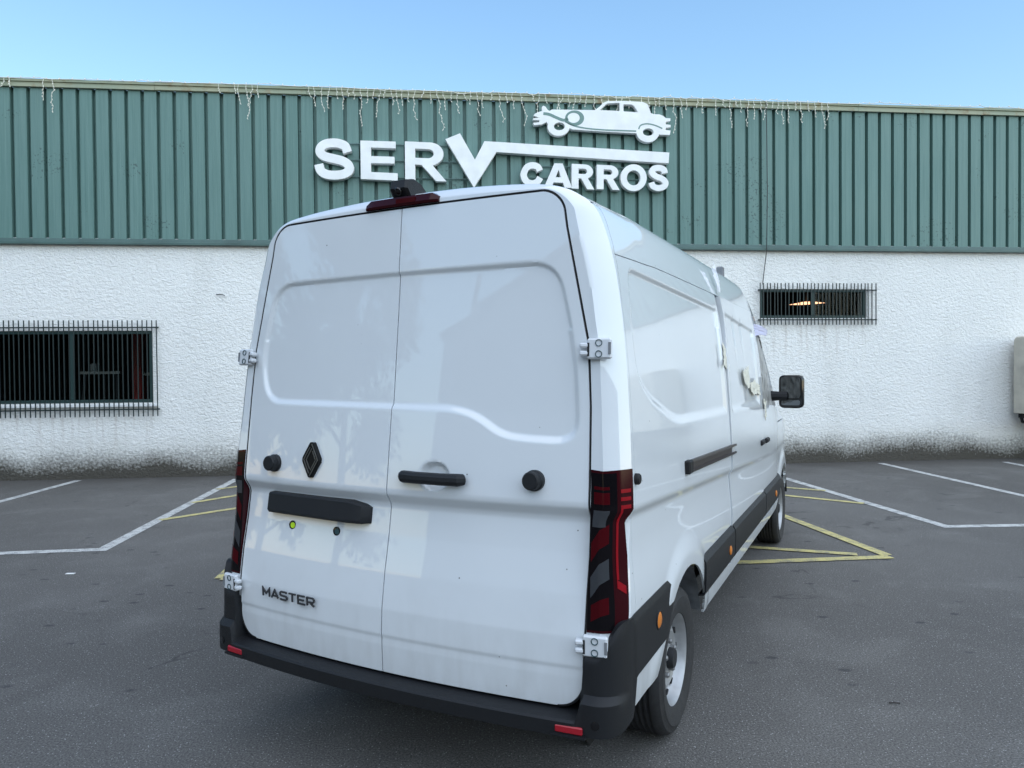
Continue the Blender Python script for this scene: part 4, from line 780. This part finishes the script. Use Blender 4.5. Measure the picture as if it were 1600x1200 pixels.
for sgn in (1, -1):
    MB().box((sgn * .848, float(yrear(.848, .6)) - .063, .437), (.105, .012, .028), Matrix.Rotation(sgn * .10, 3, 'Z'), bev=.004).build('reflector', M['reflector'], VAN)
    MB().box((sgn * .848, float(yrear(.848, .6)) - .066, .417), (.13, .02, .008), Matrix.Rotation(sgn * .10, 3, 'Z')).build('reflector_lip', M['plastic'], VAN)
    MB().lathe([(.016, 0), (.016, .004), (.012, .005), (0, .005)], (sgn * .945, float(yrear(.87, .6)) - .052, .465), (sgn * .30, -1, 0), 16).build('parking_sensor', M['gloss'], VAN)
    MB().lathe([(.040, -.01), (.040, .006), (.036, .007), (.034, .002)], (sgn * 1.042, .43, .708), (sgn, 0, 0), 20).build('marker_ring', M['inner'], VAN)
    MB().lathe([(.033, -.01), (.033, .005), (.024, .009), (0, .010)], (sgn * 1.042, .43, .708), (sgn, 0, 0), 20).build('side_marker', M['amber'], VAN)
# --- side mouldings
def moulding(sgn, y0, y1, slant=0):
    ys = np.linspace(y0, y1, 12); rowsP = []
    for y in ys:
        q = []
        for o, z in [(-.01, .765), (.006, .762), (.026, .735), (.030, .70), (.030, .585), (.022, .560), (-.01, .555)]:
            xx = float(np.interp(z, _d[:, 1], _d[:, 0])) * float(np.interp(y, _ys[:, 0], _ys[:, 1])); q.append((sgn * (xx + o), y, z))
        rowsP.append(q)
    P = np.array(rowsP)
    if slant: P[0, :, 1] += np.linspace(0, -.0, 7)
    return grid_obj('side_moulding', P, M['plastic'], VAN, None, .008, flip=sgn < 0, ang=28)
for sgn in (1, -1):
    moulding(sgn, 1.30, YSL - .014); moulding(sgn, YSL + .012, YCB - .012); moulding(sgn, YCB + .012, 4.665)
    for y in (1.98, 4.2): MB().lathe([(.028, -.01), (.028, .004), (.02, .008), (0, .009)], (sgn * 1.056, y, .645), (sgn, 0, 0), 16).build('side_marker', M['amber'], VAN)
# sliding-door rail, handles
for sgn in (1, -1):
    za = lambda y: 1.272 - .028 * (y - .95)
    mb = MB(); y0, y1 = .955, 2.27; xo = lambda z: float(np.interp(z, _d[:, 1], _d[:, 0]))
    vs = [(sgn * (xo(za(y)) + o), y, za(y) + dz) for y in (y0, y1) for o, dz in [(-.03, .030), (.016, .030), (.018, .018), (.004, .012), (.004, -.016), (.018, -.020), (.016, -.030), (-.03, -.030)]]
    mb.add(vs, [(i, (i + 1) % 8, 8 + (i + 1) % 8, 8 + i) for i in range(8)] + [tuple(range(7, -1, -1)), tuple(range(8, 16))]); ra = mb.build('door_rail', M['rail_brown'], VAN, ang=20)
    MB().box((sgn * (xo(za(y0)) + .004), y0 + .03, za(y0)), (.045, .075, .064), bev=.006).build('rail_end_cap', M['rubber'], ra)
    for y, z in ((3.45, 1.165), (3.72, 1.16)):
        MB().box((sgn * 1.045, y, z), (.03, .14, .04), bev=.01).build('side_handle', M['rubber'], VAN)
# mirrors
def mirror(sgn):
    Q = empty('door_mirror', (sgn * 1.0, 4.42, 1.50)); Q.parent = VAN
    MB().tube([(-sgn * .05, .0, .0), (sgn * .06, .01, .0), (sgn * .12, .03, .0)], [.05, .04, .045], 10).build('mirror_arm', M['plastic'], Q)
    pr = round_poly([(-.105, -.150), (.105, -.150), (.105, .150), (-.105, .150)], .05, 5); n = len(pr); mb = MB()
    vs = [(sgn * .155 + a * k, y, .04 + b * k) for y, k in ((.02, .93), (.03, 1), (.08, 1.0), (.14, .85), (.17, .6)) for a, b in pr]; mb.add(vs, [(j * n + i, j * n + (i + 1) % n, (j + 1) * n + (i + 1) % n, (j + 1) * n + i) for j in range(4) for i in range(n)] + [tuple(range(4 * n, 5 * n)), tuple(range(n - 1, -1, -1))]); mb.build('mirror_housing', M['gloss'], Q, ang=40)
    plate('mirror_glass', [round_poly([(-.085, -.065), (.085, -.065), (.085, .130), (-.085, .130)], .035, 4)], .004, M['mirror'], Q, 0, (sgn * .155, .016, .045)); plate('wide_mirror_glass', [round_poly([(-.083, -.128), (.083, -.128), (.083, -.078), (-.083, -.078)], .025, 4)], .004, M['mirror'], Q, 0, (sgn * .155, .016, .045))
    Q.rotation_euler = (0, 0, R(-8 * sgn))
mirror(1); mirror(-1)
# masking tape and loose film on the right flank
def scrap(name, mt, pts, out, seed, crump=.006, parent=VAN):
    rg = np.random.default_rng(seed); c = np.array(pts, float); n = 9; U = np.linspace(0, 1, n); rowsP = []
    for a in U:
        for b in U:
            q = (1 - a) * (1 - b) * c[0] + a * (1 - b) * c[1] + a * b * c[2] + (1 - a) * b * c[3]
            e = .6 if 0 < a < 1 and 0 < b < 1 else 1.6
            y, z = q[0] + rg.normal(0, .006 * e), q[1] + rg.normal(0, .006 * e); x = float(np.interp(z, _d[:, 1], _d[:, 0])) + out + abs(rg.normal(0, crump)); rowsP.append((x, y, z))
    return grid_obj(name, np.array(rowsP).reshape(n, n, 3), M[mt], parent, None, .002, flip=True, ang=20)
scrap('tape_patch', 'tape', [(2.12, 1.905), (2.26, 1.86), (2.24, 1.72), (2.09, 1.77)], .007, 1, .002)
scrap('tape_patch', 'tape', [(2.74, 1.73), (3.02, 1.76), (2.98, 1.60), (2.80, 1.64)], .009, 2, .002); scrap('tape_patch', 'tape', [(3.0, 1.66), (3.5, 1.62), (3.5, 1.54), (3.05, 1.57)], .009, 3, .002); scrap('tape_patch', 'tape', [(3.62, 1.50), (3.74, 1.48), (3.72, 1.36), (3.66, 1.34)], .012, 4, .003)
def sheet(name, mt, A, B, bulge, n=10):
    A = np.array(A, float); B = np.array(B, float); rowsP = []
    for a in np.linspace(0, 1, n):
        p = np.array([np.interp(a, np.linspace(0, 1, len(A)), A[:, k]) for k in range(3)]); q = np.array([np.interp(a, np.linspace(0, 1, len(B)), B[:, k]) for k in range(3)])
        rowsP.append([p + (q - p) * b + np.array([bulge * math.sin(b * math.pi), 0, 0]) + rng.normal(0, .003, 3) for b in np.linspace(0, 1, 6)])
    return grid_obj(name, np.array(rowsP), M[mt], VAN, None, .002, ang=40)
sheet('loose_film', 'filmw', [(.902, 2.22, 2.39), (.918, 2.22, 2.34), (.940, 2.24, 2.24)], [(.912, 2.24, 2.435), (.932, 2.27, 2.35), (.946, 2.27, 2.24)], .008)
sheet('loose_film', 'filml', [(.955, 3.60, 2.11), (.965, 3.62, 2.02)], [(.985, 4.22, 2.09), (.99, 4.10, 2.03)], .03)
MB().box((.80, 3.05, 2.475), (.05, .06, .08), bev=.008).build('roof_clip', M['liner'], VAN)

# ================================================================== litter
gx, gy = onground(110, 897); o = MB().box((0, 0, .003), (.075, .03, .004)).build('paper_scrap', M['paper'], None, smooth=False); o.location = (gx, gy, .002); tag(o, 'tiny white paper scrap lying on the open asphalt beside a dark oil patch', 'litter')
gx, gy = onground(1397, 1100); o = MB().tube([(-.025, .004, .006), (.0, 0, .008), (.028, -.006, .006)], .0035, 5).build('twig', M['twig'], None); o.location = (gx, gy, 0); tag(o, 'short dark twig lying alone on the grey asphalt', 'twig')

# ================================================================== what stands behind the photographer (seen mirrored in the paint, except the added flat-roofed hall)
def tree(x, y, h, rad, label, seed, nl=9000):
    rg = np.random.default_rng(seed); T = empty('broadleaf_tree', (x, y, 0), 0, label, 'tree', 'trees at the edge of the yard'); mb = MB()
    mb.tube([(0, 0, 0), (.05, .02, h * .2), (-.05, .08, h * .42), (.08, .0, h * .62), (.1, .05, h * .85)], [h * .028, h * .022, h * .017, h * .011, .02], 8)
    cl = []
    for k in range(26):
        a = rg.uniform(0, 6.28); z = rg.uniform(.28, .95) * h; rr_ = rad * math.sqrt(max(.05, 1 - ((z / h - .55) / .5) ** 2)) * rg.uniform(.45, 1); c = np.array([math.cos(a) * rr_, math.sin(a) * rr_, z]); cl.append((c, rg.uniform(.25, .42) * rad))
        mb.tube([(0, 0, z * .72), (c[0] * .5, c[1] * .5, z * .88), tuple(c)], [h * .009, h * .006, .01], 5)
    mb.build('trunk', M['bark'], T)
    per = nl // 26; V = []; 
    for c, r_ in cl:
        d = rg.normal(size=(per, 3)); d /= np.linalg.norm(d, axis=1, keepdims=True); p = c + d * r_ * rg.uniform(.35, 1.1, (per, 1)); u = rg.normal(size=(per, 3)); u /= np.linalg.norm(u, axis=1, keepdims=True); w_ = np.cross(u, rg.normal(size=(per, 3))); w_ /= np.linalg.norm(w_, axis=1, keepdims=True); s = rg.uniform(.09, .17, (per, 1)); V.append(np.stack([p - u * s, p + w_ * s * .5, p + u * s, p - w_ * s * .5], 1))
    V = np.concatenate(V).reshape(-1, 3); Fq = np.arange(len(V)).reshape(-1, 4); me = bpy.data.meshes.new('crown'); me.from_pydata(V.tolist(), [], Fq.tolist()); link('crown', me, M['leaf'], T)
tree(-15.0, 2.2, 7.6, 2.4, 'tall broadleaf tree beside the yard, closest to the warehouse wall', 11); tree(-14.2, -1.4, 8.2, 2.5, 'tallest broadleaf tree in the middle of the yard-side row', 12); tree(-19.0, 5.5, 7.0, 2.4, 'lower broadleaf tree set back behind the yard-side row', 13)
az = R(-141); GX, GY = -.5 + math.sin(az) * 27, 3 + math.cos(az) * 27
GB = empty('gabled_hall', (GX, GY, 0), -az + math.pi * 0 + math.pi, 'grey gabled hall standing across the yard opposite the warehouse', 'building'); GB.rotation_euler = (0, 0, -az)
hw, he, hr, dl = 8.8, 8.6, 11.2, 20
mb = MB(); mb.add([(-hw, 0, -.1), (hw, 0, -.1), (hw, 0, he), (0, 0, hr), (-hw, 0, he), (-hw, dl, -.1), (hw, dl, -.1), (hw, dl, he), (0, dl, hr), (-hw, dl, he)], [(0, 1, 2, 3, 4), (9, 8, 7, 6, 5), (0, 4, 9, 5), (1, 6, 7, 2)]); mb.build('wall', M['brick'], GB, smooth=False)
for s in (1, -1):
    mb = MB(); mb.add([(0, -.4, hr + .12), (s * (hw + .4), -.4, he - .0), (s * (hw + .4), dl + .4, he), (0, dl + .4, hr + .12), (0, -.4, hr + .3), (s * (hw + .4), -.4, he + .18), (s * (hw + .4), dl + .4, he + .18), (0, dl + .4, hr + .3)], [(0, 1, 2, 3), (7, 6, 5, 4), (0, 4, 5, 1), (1, 5, 6, 2), (3, 2, 6, 7)]); mb.build('roof', M['roof'], GB, smooth=False)
for x in (-5.4, 0, 5.4):
    MB().box((x, -.03, 2.0), (3.4, .08, 4.0)).build('roller_door', M['steel'], GB, smooth=False)
UP = empty('utility_pole', (-.5 + math.sin(R(-127)) * 15, 3 + math.cos(R(-127)) * 15, 0), .6, 'weathered timber utility pole with one crossarm between the hall and the trees', 'utility pole')
MB().tube([(0, 0, -.1), (0, 0, 6.9)], [.14, .10], 10).build('pole', M['timber'], UP); MB().box((0, 0, 6.4), (1.6, .1, .12)).build('crossarm', M['timber'], UP)
for x in (-.7, -.25, .25, .7): MB().lathe([(.04, 0), (.05, .05), (.03, .12), (0, .13)], (x, 0, 6.46), (0, 0, 1), 10).build('insulator', M['hinge'], UP)

FB = empty('added_dark_hall', (4, -27, 0), 0, 'long dark flat-roofed hall, unseen, added to darken the window reflections', 'building')  # unseen hall added so that the warehouse panes mirror something dark
MB().box((9, -6, 4.4), (40, 12, 9.0)).build('wall', M['brick'], FB, smooth=False); MB().box((9, -6, 9.05), (40.6, 12.6, .3)).build('roof', M['roof'], FB, smooth=False)
for i in range(7): MB().box((-7 + i * 5.3, .03, 2.1), (3.6, .1, 4.2)).build('roller_door', M['steel'], FB, smooth=False)
for i in range(7): MB().box((-7 + i * 5.3, .03, 6.4), (3.6, .1, 1.2)).build('window', M['gloss'], FB, smooth=False)
